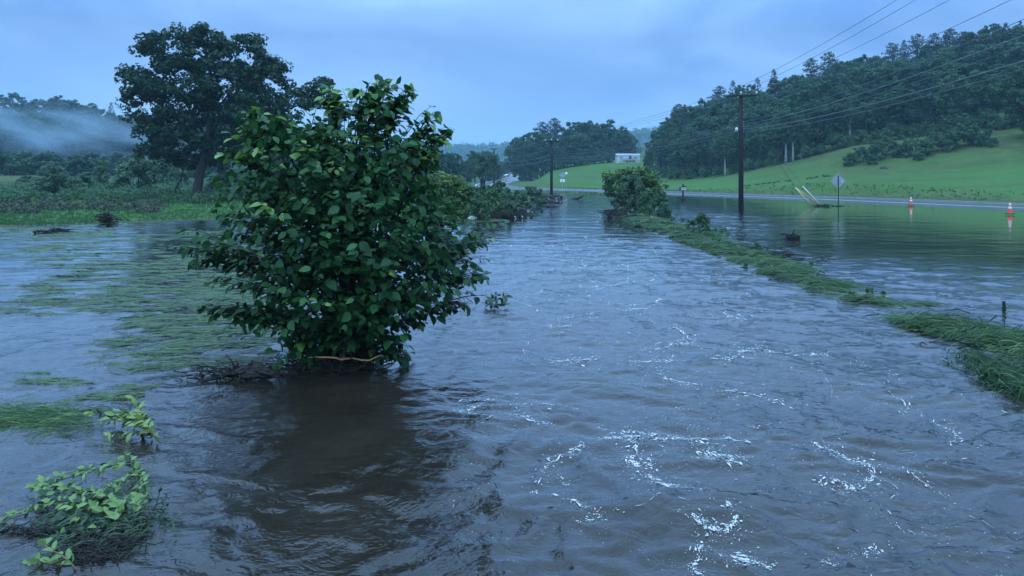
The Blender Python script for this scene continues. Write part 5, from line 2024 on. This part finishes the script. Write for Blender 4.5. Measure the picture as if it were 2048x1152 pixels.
leafy_branch('sprig', [([(160, 1148, .0), (135, 1120, .10), (118, 1108, .14), (100, 1098, .18), (88, 1088, .2)], 0), ([(130, 1116, .10), (100, 1128, .06), (60, 1124, .04)], 0)],
             'small pale sprig on a reddish stem in the bottom left corner', 'sprig', rp_, [PALE], (.06, .09), .035, M['red_stem'], geo=LV3, origin=(160, 1148), rad=.008)
leafy_branch('sprig', [([(300, 1035, .0), (312, 1010, .10), (318, 990, .17), (322, 972, .22)], 0), ([(312, 1010, .08), (330, 1000, .12), (334, 985, .16)], 0), ([(308, 1020, .05), (325, 1025, .06), (332, 1015, .1)], 0)],
             'dark small leaved sprig right of the half sunk shrub', 'sprig', rp_, [WETDARK], (.035, .055), .03, M['twig'], origin=(300, 1035), rad=.004)
leafy_branch('floating_branch', [([(970, 615, .02), (985, 604, .12), (1000, 598, .2), (1016, 592, .22)], 0), ([(975, 612, .04), (985, 598, .18), (995, 588, .24)], 0), ([(980, 612, .03), (1000, 612, .08), (1012, 610, .08)], 0), ([(972, 612, .03), (972, 604, .12), (976, 596, .18)], 0)],
             'leafy branch end poking out of the river right of the big bush', 'branch', rp_, [WETDARK], (.09, .14), .035, M['twig'], origin=(970, 615), rad=.008)
# tangle of grass and dark roots under the sunk shrub
r_ = np.array([[*G(rg.normal(215, 52), rg.normal(1045, 24))[:2], rg.uniform(0, .09)] for _ in range(1300)])
blades('flattened_grass', r_, np.full(len(r_), math.pi + .45), np.full(len(r_), .2), 'dark green grass tangled through the half sunk shrub', WETDARK, rg, .0035, .05, 4, spread=.7)
mb = MB()
for px, py, rad, n in ((225, 1075, (.13, .10), 260), (200, 1105, (.12, .08), 160), (255, 1055, (.08, .08), 120), (45, 1075, (.10, .03), 90), (90, 1078, (.08, .03), 60), (180, 1135, (.10, .04), 80)):
    g = G(px, py)
    twig_tangle(mb, (g[0], g[1], -.02), rad, n, rp_, .10, .004, .22)
tag(mb.build('roots', M['rot']), 'dark mat of roots under the half sunk shrub', 'roots', kind='stuff')
# low solid heart of that drift so that no water shows through it
g = G(218, 1082)
blob_object('root_clump', (g[0], g[1], -.02), (.20, .16, .09), 'black root clump at the base of the half sunk shrub', 'debris clump', M['rot'], rp_)


def build_driftwood():
    rng = np.random.default_rng(81)
    z = lambda a, b, zz=0.0: G(380 + a / 4.267, 600 + b / 4.267, 0) + np.array([0, 0, zz])
    o = empty('driftwood_pile', z(450, 680))
    c = np.array(o.location)
    s = F / 9.9
    k = 4.267 * s
    for pts_, rad in (([(100, 690, .02), (180, 684, .04), (260, 690, .02)], (.035, .05, .03)), ([(270, 650, .06), (370, 680, .05), (440, 700, .0)], (.05, .065, .05)), ([(370, 640, .10), (470, 625, .14), (560, 610, .16), (640, 630, .13), (770, 640, .05)], (.05, .085, .10, .08, .03)),
                      ([(430, 660, .07), (520, 655, .09), (620, 660, .07), (700, 650, .05)], (.07, .09, .08, .04)), ([(310, 650, .06), (420, 645, .12), (520, 600, .2)], (.03, .045, .03))):
        mb = MB()
        P3 = [z(a, 690, 0) * 1.0 + np.array([0, rng.uniform(-.05, .05), zz]) - c for a, b, zz in pts_]
        P3 = resample(P3, .05)
        rd_ = np.interp(np.linspace(0, 1, len(P3)), np.linspace(0, 1, len(rad)), rad) * .62 * rng.uniform(.75, 1.25, len(P3))
        P3 = P3 + rng.normal(0, .006, P3.shape)
        mb.tube(P3, list(rd_), 7)
        mb.build('log', M['driftwood'], o, False)
    for a0, z0, a1, z1 in ((400, .12, 305, .34), (410, .14, 390, .27), (395, .12, 280, .19), (520, .2, 530, .26), (640, .1, 640, .2), (110, .04, 80, .12), (60, .03, 30, .03), (780, .05, 775, .14)):
        mb = MB()
        a_, b_ = z(a0, 690, z0) - c, z(a1, 690, z1) - c
        mb.tube([a_, a_ * .5 + b_ * .5 + np.array([.01, 0, .01]), b_], [.02, .014, .005], 5)
        mb.build('broken_branch', M['driftwood'], o, True)
    tag(o, 'pile of dark driftwood logs left of the big bush', 'driftwood')
    mb = MB()
    g = z(360, 650)
    twig_tangle(mb, (c[0], c[1], .03), (.33, .06), 190, rng, .12, .007, .35)
    twig_tangle(mb, (*z(850, 600)[:2], .0), (.18, .08), 60, rng, .16, .006, .3)
    tag(mb.build('debris', M['rot']), 'fine twigs strewn over the driftwood pile', 'debris', kind='stuff')


build_driftwood()
# half sunk timber in the bottom right
g = G(1706, 1150)
mb = MB()
mb.box((0, 0, -.055), (.13, .22, .09), Euler((.25, .35, -.5)).to_matrix())
o = mb.build('timber_end', M['driftwood'])
o.location = (g[0], g[1], .0)
tag(o, 'dark squared timber end surfacing at the bottom frame edge', 'timber')
# snag in the pond and in the left field
for px, py, w, h_, nm, lb in ((1584, 478, .55, .40, 'snag', 'black root snag alone in the calm pond'), (215, 446, .95, .85, 'dead_bush', 'dark dead bush at the left water edge'), (1548, 512, .8, .16, 'snag', 'low black snag at the pond side of the bank'),
                              (110, 466, 1.3, .22, 'snag', 'low brown snag in the flood before the left meadow')):
    g = G(px, py)
    mb = MB()
    rr = np.random.default_rng(int(px))
    twig_tangle(mb, (0, 0, -.03), (w * .25, w * .2), 80, rr, h_ * .6, .022 * g[1] / 40 + .008, w * .7)
    mb.tube([(0, 0, 0), (.03, 0, h_ * .6), (.1, 0, h_)], [.04, .03, .012], 5)
    o = mb.build(nm, M['rot'])
    o.location = g
    tag(o, lb, 'snag' if nm == 'snag' else 'bush')
# lone weed stalk in the right pond (2010, 610-650) and little bits
g = G(2008, 652)
mb = MB()
mb.tube([(0, 0, -.2), (.01, 0, .15), (.0, 0, .42)], [.008, .007, .004], 5)
o = empty('weed_stalk', g)
mb.build('stem', M['twig'], o, True)
V, Fc, T = clumps([np.array([0, 0, z]) for z in (.1, .16, .22, .27, .32, .37, .41)], [.045, .04, .04, .04, .035, .03, .02], 12, .07, .03, rg, 1, .3)
link('foliage', fast_mesh('foliage', V, [Fc], WETDARK, False, {'tint': T}), o)
tag(o, 'single upright weed stalk standing in the pond at the right', 'weed')

# ------------------------------------------------------------------ utility poles
def pole(name, px, d, top, zb, arm_px, arm_y, label, group, r=.16, yaw=0.0, extra=False, pale=False):
    x = (px - CX) / F * d
    zt = H - (top - HY) / F * d
    o = empty(name, (x, d, zb))
    mb = MB()
    mb.tube([(0, 0, -1.5), (0, 0, (zt - zb) * .5), (0, 0, zt - zb)], [r * 1.15, r, r * .75], 10)
    mb.build('shaft', M['pole'], o, True)
    w = arm_px / F * d
    za = H - (arm_y - HY) / F * d - zb
    ca, sa = math.cos(yaw), math.sin(yaw)
    rot = Euler((0, 0, yaw)).to_matrix()
    mb = MB()
    mb.box((-sa * -.0, -.19, za), (w, .11, .13), rot)
    mb.build('crossarm', M['pole'], o)
    for s in (-1, 1):
        mb = MB()
        mb.tube([(ca * s * w * .22, -.19 + sa * s * w * .22, za - .06), (0, -.18, za - .55)], .028, 5)
        mb.build('brace', M['pole'], o)
    tips = []
    for s in (-.94, 0, .94):
        mb = MB()
        zz = za + .065 if s else max(zt - zb - .02, za + .1)
        c = (ca * s * w / 2, -.19 + sa * s * w / 2 if s else 0, zz)
        mb.lathe([(.03, 0), (.035, .08), (.085, .09), (.095, .16), (.06, .18), (.075, .2), (.07, .25), (.03, .27)], 10, c)
        mb.build('insulator', M['porcelain'], o, True)
        tips.append(np.array([x + c[0], d + c[1], zb + zz + .26]))
    tag(o, label, 'utility pole', group)
    return o, tips, x, d, zt


GP = 'utility poles along the road'
p1, tips1, x1, d1, zt1 = pole('utility_pole', 1482, 60, 190, -.3, 60, 192, 'tall dark utility pole standing in the pond at the right', GP, .19, -.28)
p2, tips2, x2, d2, zt2 = pole('utility_pole', 1103, 105, 281, -.1, 27, 283, 'utility pole at the river before the middle field', GP, .19, -.25)
p3, tips3, x3, d3, zt3 = pole('utility_pole', 988, 190, 297, 0, 19, 297.5, 'small far utility pole beside the roadside tree', GP, .2, .1)
# bracket with pale fitting on the first pole
mb = MB()
zz = H - (254 - HY) / F * 60 + .3
mb.tube([(0, -.1, zz - .35), (-.25, -.15, zz - .42), (-.55, -.2, zz - .62)], [.045, .04, .03], 6)
mb.build('bracket', M['pole'], p1)
mb = MB()
mb.lathe([(.05, -.17), (.11, -.13), (.11, .1), (.05, .15)], 10, (-.42, -.2, zz - .2))
mb.build('fitting', M['porcelain'], p1, True)
for zc in (220, 244, 249, 253, 258, 264):
    mb = MB()
    mb.box((.19, -.02, H - (zc - HY) / F * 60 + .3), (.10, .08, .09))
    mb.build('clamp', M['galv'], p1)


def sag_line(a, b, sag, n=18):
    a, b = np.asarray(a, float), np.asarray(b, float)
    return [a + (b - a) * t - np.array([0, 0, sag * 4 * t * (1 - t)]) for t in np.linspace(0, 1, n)]


P0 = np.array([14.4, 10.0])
hy = lambda y, d: H - (y - HY) / F * d
wires = [
    # pole1 point, pole0 z, pole0 x-offset, pole2 point, pole3 point, radius, label
    (tips1[0], 10.35, -.95, tips2[0], tips3[0], .011, 'thin power line on the left ends of the crossarms'),
    (tips1[1], 10.60, .0, tips2[1], tips3[1], .011, 'thin power line over the pole tops'),
    (tips1[2], 10.35, .95, tips2[2], tips3[2], .011, 'thin power line on the right ends of the crossarms'),
    (np.array([x1 + .24, d1, hy(220, 60)]), 8.75, 0, np.array([x2 + .2, d2, hy(296, 105)]), np.array([x3, d3, hy(312, 190)]), .010, 'thin wire fixed alone below the crossarm'),
    (np.array([x1 + .24, d1, hy(244, 60)]), 8.05, 0, np.array([x2 + .2, d2, hy(305, 105)]), None, .011, 'thin wire over the upper thick cable'),
    (np.array([x1 + .24, d1, hy(249, 60)]), 7.45, 0, np.array([x2 + .2, d2, hy(309, 105)]), np.array([x3, d3, hy(318, 190)]), .020, 'upper of the two thick black cables'),
    (np.array([x1 + .24, d1, hy(253, 60)]), 7.10, 0, np.array([x2 + .2, d2, hy(313, 105)]), None, .010, 'thin wire between the two thick cables'),
    (np.array([x1 + .24, d1, hy(258, 60)]), 6.55, 0, np.array([x2 + .2, d2, hy(317, 105)]), np.array([x3, d3, hy(326, 190)]), .022, 'lower of the two thick black cables'),
    (np.array([x1 + .24, d1, hy(264, 60)]), 6.30, 0, np.array([x2 + .2, d2, hy(323, 105)]), None, .014, 'lowest wire under the thick cables'),
]
for a1, z0, dx, a2, a3, r, lb in wires:
    pts_ = sag_line((P0[0] + dx, P0[1], z0), a1, .6)
    pts_ += sag_line(a1, a2, .55)[1:]
    if a3 is not None:
        pts_ += sag_line(a2, a3, .8)[1:]
    mb = MB()
    mb.tube(pts_, r, 5)
    tag(mb.build('overhead_wire', M['wire_pale'], None, True), lb, 'wire', 'overhead wires between the poles')
# guys of the first pole with their guards
for (ax, ay, bx, by, mt, tx, lb, rr) in ((1593, 375, 1624, 412, 'cream_paint', 205, 'leftmost white guy wire guard leaning over the pond', .045), (1604, 377, 1640, 411, 'yellow_paint', 225, 'yellow guy wire guard leaning between the white ones', .055), (1613, 373, 1642.5, 411.5, 'white_paint', 215, 'right white guy wire guard leaning beside the yellow one', .045)):
    a, b = P(ax, ay, 61.7), G(bx, by)
    a[1] = b[1] - .25
    mb = MB()
    mb.tube([b + (b - a) * .08, b * .5 + a * .5, a], [rr, rr, rr], 8)
    tag(mb.build('guy_guard', M[mt], None, True), lb, 'guy guard', 'guy wire guards beside the first pole')
    top = np.array([x1, d1, hy(tx, 60)])
    mb = MB()
    org = np.array([x1, d1, -.3])
    mb.tube([a - org, top - org], .009, 4)
    mb.build('guy_wire', M['wire_pale'], p1)
g = G(1650, 412.5)
mb = MB()
twig_tangle(mb, (g[0] - .2, g[1], -.02), (.5, .12), 60, rg, .16, .02, .6)
twig_tangle(mb, (g[0] + 1.1, g[1], -.02), (.45, .1), 30, rg, .08, .02, .5)
tag(mb.build('debris', M['rot']), 'dark drift caught round the guy wire anchors', 'debris', kind='stuff')


# ------------------------------------------------------------------ signs, mailbox, cones, trailer
def diamond_sign(px, cy, half_px, base_py, d, label, plaque=False, mat='sign_back'):
    c = P(px, cy, d)
    zb = hz1(c[0], d)
    o = empty('road_sign', (c[0], d, min(zb, 0)))
    z0 = c[2] - min(zb, 0)
    s = half_px / F * d
    mb = MB()
    r = .055
    # plate: diamond with clipped corners, 4 mm thick, seen from behind
    k = s * .08
    prof = [(-s, -k), (-s, k), (-k, s), (k, s), (s, k), (s, -k), (k, -s), (-k, -s)]
    n = len(prof)
    V = [(a, .06, z0 + b) for a, b in prof] + [(a, .066, z0 + b) for a, b in prof]
    mb.add(V, [tuple(range(n)), tuple(range(2 * n - 1, n - 1, -1))] + [(i, i + n, (i + 1) % n + n, (i + 1) % n) for i in range(n)])
    mb.build('sign_plate', M[mat], o)
    mb = MB()
    mb.box((0, .02, (z0 + s * .75) / 2 - .5), (.055, .05, z0 + s * .75 + 1.0))
    mb.build('post', M['galv'] if plaque else M['pole'], o)
    for b in (.5, -.5):
        mb = MB()
        mb.box((0, -.012, z0 + b * s), (.03, .015, .03))
        mb.build('bolt', M['galv'], o)
    if plaque:
        for dx in (-.23, .23):
            mb = MB()
            mb.box((dx, .064, z0 - s - .38), (.38, .006, .52))
            mb.build('plaque', M['white_paint'], o)
    tag(o, label, 'road sign')
    return o, c


s1, c1 = diamond_sign(1677, 362, 14.5, 405, 60, 'grey back of a diamond road sign standing in the pond')
mb = MB()
mb.lathe([(.045, -.008), (.055, .0), (.045, .008)], 12)
me = mb.mesh('reflector', M['white_paint'], True)
o = link('reflector', me, s1)
o.location = (8 / F * 60, .052, c1[2] - 1.5 / F * 60 - s1.location.z)
o.rotation_euler = (math.pi / 2, 0, 0)
s2, c2 = diamond_sign(1125, 350.5, 6.2, 376, 128, 'small distant diamond sign with two white plaques', True)
# round white marker beside the far sign
c = P(1132.5, 347, 126)
zb = hz1(c[0], 126)
o = empty('round_marker', (c[0], 126, zb))
mb = MB()
mb.tube([(0, 0, -.3), (0, 0, c[2] - zb)], .025, 6)
mb.build('post', M['galv'], o)
mb = MB()
mb.lathe([(.05, -.02), (.22, -.015), (.23, 0), (.22, .015), (.05, .02)], 18)
d_o = link('disc', mb.mesh('disc', M['white_paint'], True), o)
d_o.location = (0, -.05, c[2] - zb)
d_o.rotation_euler = (math.pi / 2, 0, 0)
tag(o, 'white round marker disc on a thin post by the distant sign', 'marker')


def build_mailbox():
    d = 78.0
    b = np.array([(1366 - CX) / F * d, d, 0])
    o = empty('mailbox', b)
    mb = MB()
    zt = H - (368 - HY) / F * d
    mb.tube([(0, 0, -.8), (0, 0, zt)], .085, 8)
    mb.build('post', M['mail'], o)
    zc = H - (377 - HY) / F * d
    mb = MB()
    n = 12
    prof = [(-.34, -.2)] + [(.34 * -math.cos(math.pi * k / n), .08 + .2 * math.sin(math.pi * k / n)) for k in range(n + 1)] + [(.34, -.2)]
    V = [(a, -.3, zc + c_) for a, c_ in prof] + [(a, .3, zc + c_) for a, c_ in prof]
    m_ = len(prof)
    mb.add(V, [tuple(range(m_)), tuple(range(2 * m_ - 1, m_ - 1, -1))] + [(i, i + m_, (i + 1) % m_ + m_, (i + 1) % m_) for i in range(m_)])
    mb.build('box', M['mail'], o)
    for zo, w in ((.06, .62), (-.12, .56)):
        mb = MB()
        mb.box((0, -.306, zc + zo), (w, .01, .075))
        mb.build('white_band', M['white_paint'], o)
    mb = MB()
    twig_tangle(mb, (0, -.1, 0), (.14, .1), 25, rg, .12, .02, .35)
    mb.build('drift', M['rot'], o)['kind'] = 'stuff'
    tag(o, 'black mailbox with two white bands on a post in the flood', 'mailbox')


build_mailbox()


def cone(px, py, d_unused, hgt, label):
    g = G(px, py, .06)
    o = empty('traffic_cone', g)
    mb = MB()
    mb.box((0, 0, .02), (.40, .40, .045))
    mb.build('base', M['rubber'], o)
    rr = lambda z: .155 - (.155 - .035) * (z / hgt)
    mb = MB()
    mb.lathe([(rr(.04) + .01, .042), (rr(.06), .06), (rr(hgt * .42), hgt * .42), (rr(hgt * .7), hgt * .7), (rr(hgt * .98), hgt * .98), (.022, hgt)], 20)
    mb.build('cone_body', M['cone'], o, True)
    for a, b in ((.45, .63), (.74, .90)):
        mb = MB()
        mb.lathe([(rr(hgt * a) + .004, hgt * a), (rr(hgt * a) + .006, hgt * a + .005), (rr(hgt * b) + .006, hgt * b - .005), (rr(hgt * b) + .004, hgt * b)], 20)
        mb.build('reflective_collar', M['cone_band'], o, True)
    tag(o, label, 'traffic cone', 'orange traffic cones along the flooded road')


cone(1822, 410.5, 60, .74, 'orange traffic cone at the pond rim left of the other cone')
cone(2020, 428, 50, .78, 'orange traffic cone nearest the right frame edge')


def build_trailer():
    d = 226.0
    a, b = P(1232, 323, d), P(1277, 322, d)
    zb = hz1((a[0] + b[0]) / 2, d)
    o = empty('trailer_home', ((a[0] + b[0]) / 2, d, zb))
    w, h_ = b[0] - a[0], 1.75
    mb = MB()
    mb.box((0, 0, .35 + h_ / 2), (w, 4.2, h_))
    wall = mb.build('wall', M['siding'], o)
    mb = MB()
    mb.box((0, 0, .1), (w - .1, 4.0, .6))
    mb.build('skirting', M['white_paint'], o)
    mb = MB()
    for k in range(1):
        V = [(-w / 2 - .2, -2.3, .35 + h_ + .004), (w / 2 + .2, -2.3, .35 + h_ + .004), (w / 2 + .2, 2.3, .35 + h_ + .004), (-w / 2 - .2, 2.3, .35 + h_ + .004), (-w / 2 - .2, 0, .35 + h_ + .62), (w / 2 + .2, 0, .35 + h_ + .62)]
        mb.add(V, [(0, 1, 5, 4), (2, 3, 4, 5), (3, 0, 4), (1, 2, 5), (3, 2, 1, 0)])
    mb.build('roof', M['roof_pale'], o)
    for x, ww in ((-w * .30, 1.1), (w * .32, 1.1)):
        mb = MB()
        mb.box((x, -2.12, .35 + h_ * .62), (ww, .06, .62))
        win = mb.build('window', M['white_paint'], o)
        mb = MB()
        mb.box((x, -2.155, .35 + h_ * .62), (ww - .14, .02, .5))
        mb.build('pane', M['galv'], win)
    mb = MB()
    mb.box((w * .08, -2.12, .35 + h_ * .46), (.8, .06, 1.75))
    dr = mb.build('door', M['house_dark'], o)
    # handrail ramp seen across the front
    mb = MB()
    mb.tube([(-w * .36, -2.6, .95), (-w * .1, -2.6, 1.05), (w * .06, -2.6, 1.3), (w * .3, -2.6, 1.3)], .04, 5)
    for k in (-.36, -.1, .06, .3):
        mb.tube([(w * k, -2.6, -.2), (w * k, -2.6, 1.2 if k > 0 else 1.0)], .04, 5)
    mb.build('handrail', M['house_dark'], o)
    tag(o, 'white trailer home on the rise beyond the middle field', 'trailer home')
    # fuel tank / boat hull like white shape before it
    return o


build_trailer()


def build_boat():
    # white pointed hull parked before the right end of the trailer
    d = 222.0
    c = P(1262, 321, d)
    zb = hz1(c[0], d)
    o = empty('boat', (c[0], d, zb))
    L, B = 5.0, 1.7
    st = [(-.5, .8, .35), (-.25, 1.0, .32), (0.05, 1.0, .3), (.3, .72, .38), (.46, .25, .55), (.5, .03, .7)]
    V, Fc = [], []
    for t, w, zk in st:
        V += [(t * L, -B / 2 * w, 1.05 + .2 * max(0, t)), (t * L, -B / 2 * w * .75, .55 + zk * .3), (t * L, 0, zk + .15), (t * L, B / 2 * w * .75, .55 + zk * .3), (t * L, B / 2 * w, 1.05 + .2 * max(0, t))]
    for i in range(len(st) - 1):
        for k in range(4):
            a_ = i * 5 + k
            Fc.append((a_, a_ + 5, a_ + 6, a_ + 1))
        Fc.append((i * 5 + 4, i * 5 + 9, i * 5 + 5, i * 5))
    Fc.append((0, 1, 2, 3, 4))
    mb = MB()
    mb.add(V, Fc)
    mb.build('hull', M['white_paint'], o, False)
    for x in (-1.2, .8):
        mb = MB()
        mb.box((x, 0, .2), (.2, 1.2, .75))
        mb.build('support', M['house_dark'], o)
    tag(o, 'white boat hull parked in front of the trailer home', 'boat')


build_boat()


def build_car(px, py, d, label, mat, w=4.4):
    c = P(px, py, d)
    zb = hz1(c[0], d)
    o = empty('car', (c[0], d, zb), 0.5)
    L, W = w, 1.75
    prof = [(-.5, .35), (-.5, .75), (-.42, .85), (-.30, .92), (-.16, 1.38), (.16, 1.42), (.34, .95), (.47, .85), (.5, .6), (.5, .35)]
    n = len(prof)
    mb = MB()
    V = [(a * L, -W / 2, b) for a, b in prof] + [(a * L, W / 2, b) for a, b in prof]
    mb.add(V, [tuple(range(n)), tuple(range(2 * n - 1, n - 1, -1))] + [(i, i + n, (i + 1) % n + n, (i + 1) % n) for i in range(n)])
    mb.build('body', mat, o)
    for s in (-1, 1):
        mb = MB()
        mb.add([(-.26 * L, s * (W / 2 + .006), .95), (.30 * L, s * (W / 2 + .006), .95), (.15 * L, s * (W / 2 + .006), 1.32), (-.14 * L, s * (W / 2 + .006), 1.30)], [(0, 1, 2, 3)])
        mb.build('side_window', M['dark_glass'], o)
        for x in (-.31, .31):
            mb = MB()
            mb.lathe([(.12, -.1), (.32, -.09), (.33, 0), (.32, .09), (.12, .1)], 14)
            wl = link('wheel', mb.mesh('wheel', M['rubber'], True), o)
            wl.location = (x * L, s * (W / 2 - .08), .33)
            wl.rotation_euler = (math.pi / 2, 0, 0)
    tag(o, label, 'car')


build_car(1020, 353, 300, 'tiny white car parked left of the far road', M['white_paint'], 4.6)
build_car(1036, 351.5, 318, 'tiny white car coming down the far road', M['white_paint'], 4.2)


# ------------------------------------------------------------------ air: haze over the valley and the mist bank on the left hill
def build_air():
    mb = MB()
    lo, hi = (-2620, -760, -4.0), (2620, 2900, 150.0)
    mb.box([(a + b) / 2 for a, b in zip(lo, hi)], [b - a for a, b in zip(lo, hi)])
    m, t = new_mat('haze')
    out = N(t, 'ShaderNodeOutputMaterial')
    v = N(t, 'ShaderNodeVolumePrincipled')
    v.inputs['Color'].default_value = (0.55, 0.80, 1.0, 1)
    v.inputs['Density'].default_value = 0.00036
    v.inputs['Anisotropy'].default_value = 0.1
    t.links.new(v.outputs['Volume'], out.inputs['Volume'])
    tag(mb.build('haze', m), 'thin blue haze filling the valley', 'haze', kind='stuff')
    # mist
    bm = bmesh.new()
    bmesh.ops.create_icosphere(bm, subdivisions=3, radius=1.0)
    me = bpy.data.meshes.new('mist')
    bm.to_mesh(me)
    bm.free()
    m, t = new_mat('mist')
    out = N(t, 'ShaderNodeOutputMaterial')
    v = N(t, 'ShaderNodeVolumePrincipled')
    v.inputs['Color'].default_value = (0.66, 0.84, 1.0, 1)
    tc = N(t, 'ShaderNodeTexCoord')
    gr = N(t, 'ShaderNodeVectorMath', operation='LENGTH')
    t.links.new(tc.outputs['Object'], gr.inputs[0])
    fall = N(t, 'ShaderNodeMapRange')
    fall.inputs['From Min'].default_value = 1.0
    fall.inputs['From Max'].default_value = 0.25
    t.links.new(gr.outputs['Value'], fall.inputs['Value'])
    nz = N(t, 'ShaderNodeTexNoise')
    nz.inputs['Scale'].default_value = 1.9
    nz.inputs['Detail'].default_value = 4
    nz.inputs['Distortion'].default_value = .5
    t.links.new(tc.outputs['Object'], nz.inputs['Vector'])
    nr = N(t, 'ShaderNodeMapRange')
    nr.inputs['From Min'].default_value = 0.46
    nr.inputs['From Max'].default_value = 0.72
    t.links.new(nz.outputs['Fac'], nr.inputs['Value'])
    mu = N(t, 'ShaderNodeMath', operation='MULTIPLY')
    t.links.new(fall.outputs['Result'], mu.inputs[0])
    t.links.new(nr.outputs['Result'], mu.inputs[1])
    m2 = N(t, 'ShaderNodeMath', operation='MULTIPLY')
    t.links.new(mu.outputs[0], m2.inputs[0])
    m2.inputs[1].default_value = 0.10
    t.links.new(m2.outputs[0], v.inputs['Density'])
    t.links.new(v.outputs['Volume'], out.inputs['Volume'])
    me.materials.append(m)
    o = link('mist', me)
    c = P(130, 262, 160)
    o.location = c
    o.scale = (38, 14, 8.5)
    o.rotation_euler = (0, math.radians(13), 0)
    tag(o, 'bank of pale mist lying before the left wood', 'mist', kind='stuff')


build_air()


# ------------------------------------------------------------------ things still alike are told apart by their order from the left
def order_labels():
    same = {}
    for o in SC.objects:
        if o.parent is None and o.get('category') and o.get('group'):
            same.setdefault((o['group'], o['label']), []).append(o)
    nth = ['leftmost', 'second from left', 'third from left', 'fourth from left', 'fifth from left', 'sixth from left', 'seventh from left', 'eighth from left', 'ninth from left', 'tenth from left']
    for (g, lb), objs in same.items():
        if 1 < len(objs):
            objs.sort(key=lambda q: q.location.x / max(q.location.y, 1))
            for i, q in enumerate(objs):
                if len(objs) <= 3:
                    w = [['leftmost', 'rightmost'], ['leftmost', 'middle one', 'rightmost']][len(objs) - 2][i]
                elif i == len(objs) - 1:
                    w = 'rightmost'
                elif i < 10:
                    w = nth[i]
                else:
                    w = 'number %d from left' % (i + 1)
                q['label'] = lb + ', ' + w


order_labels()
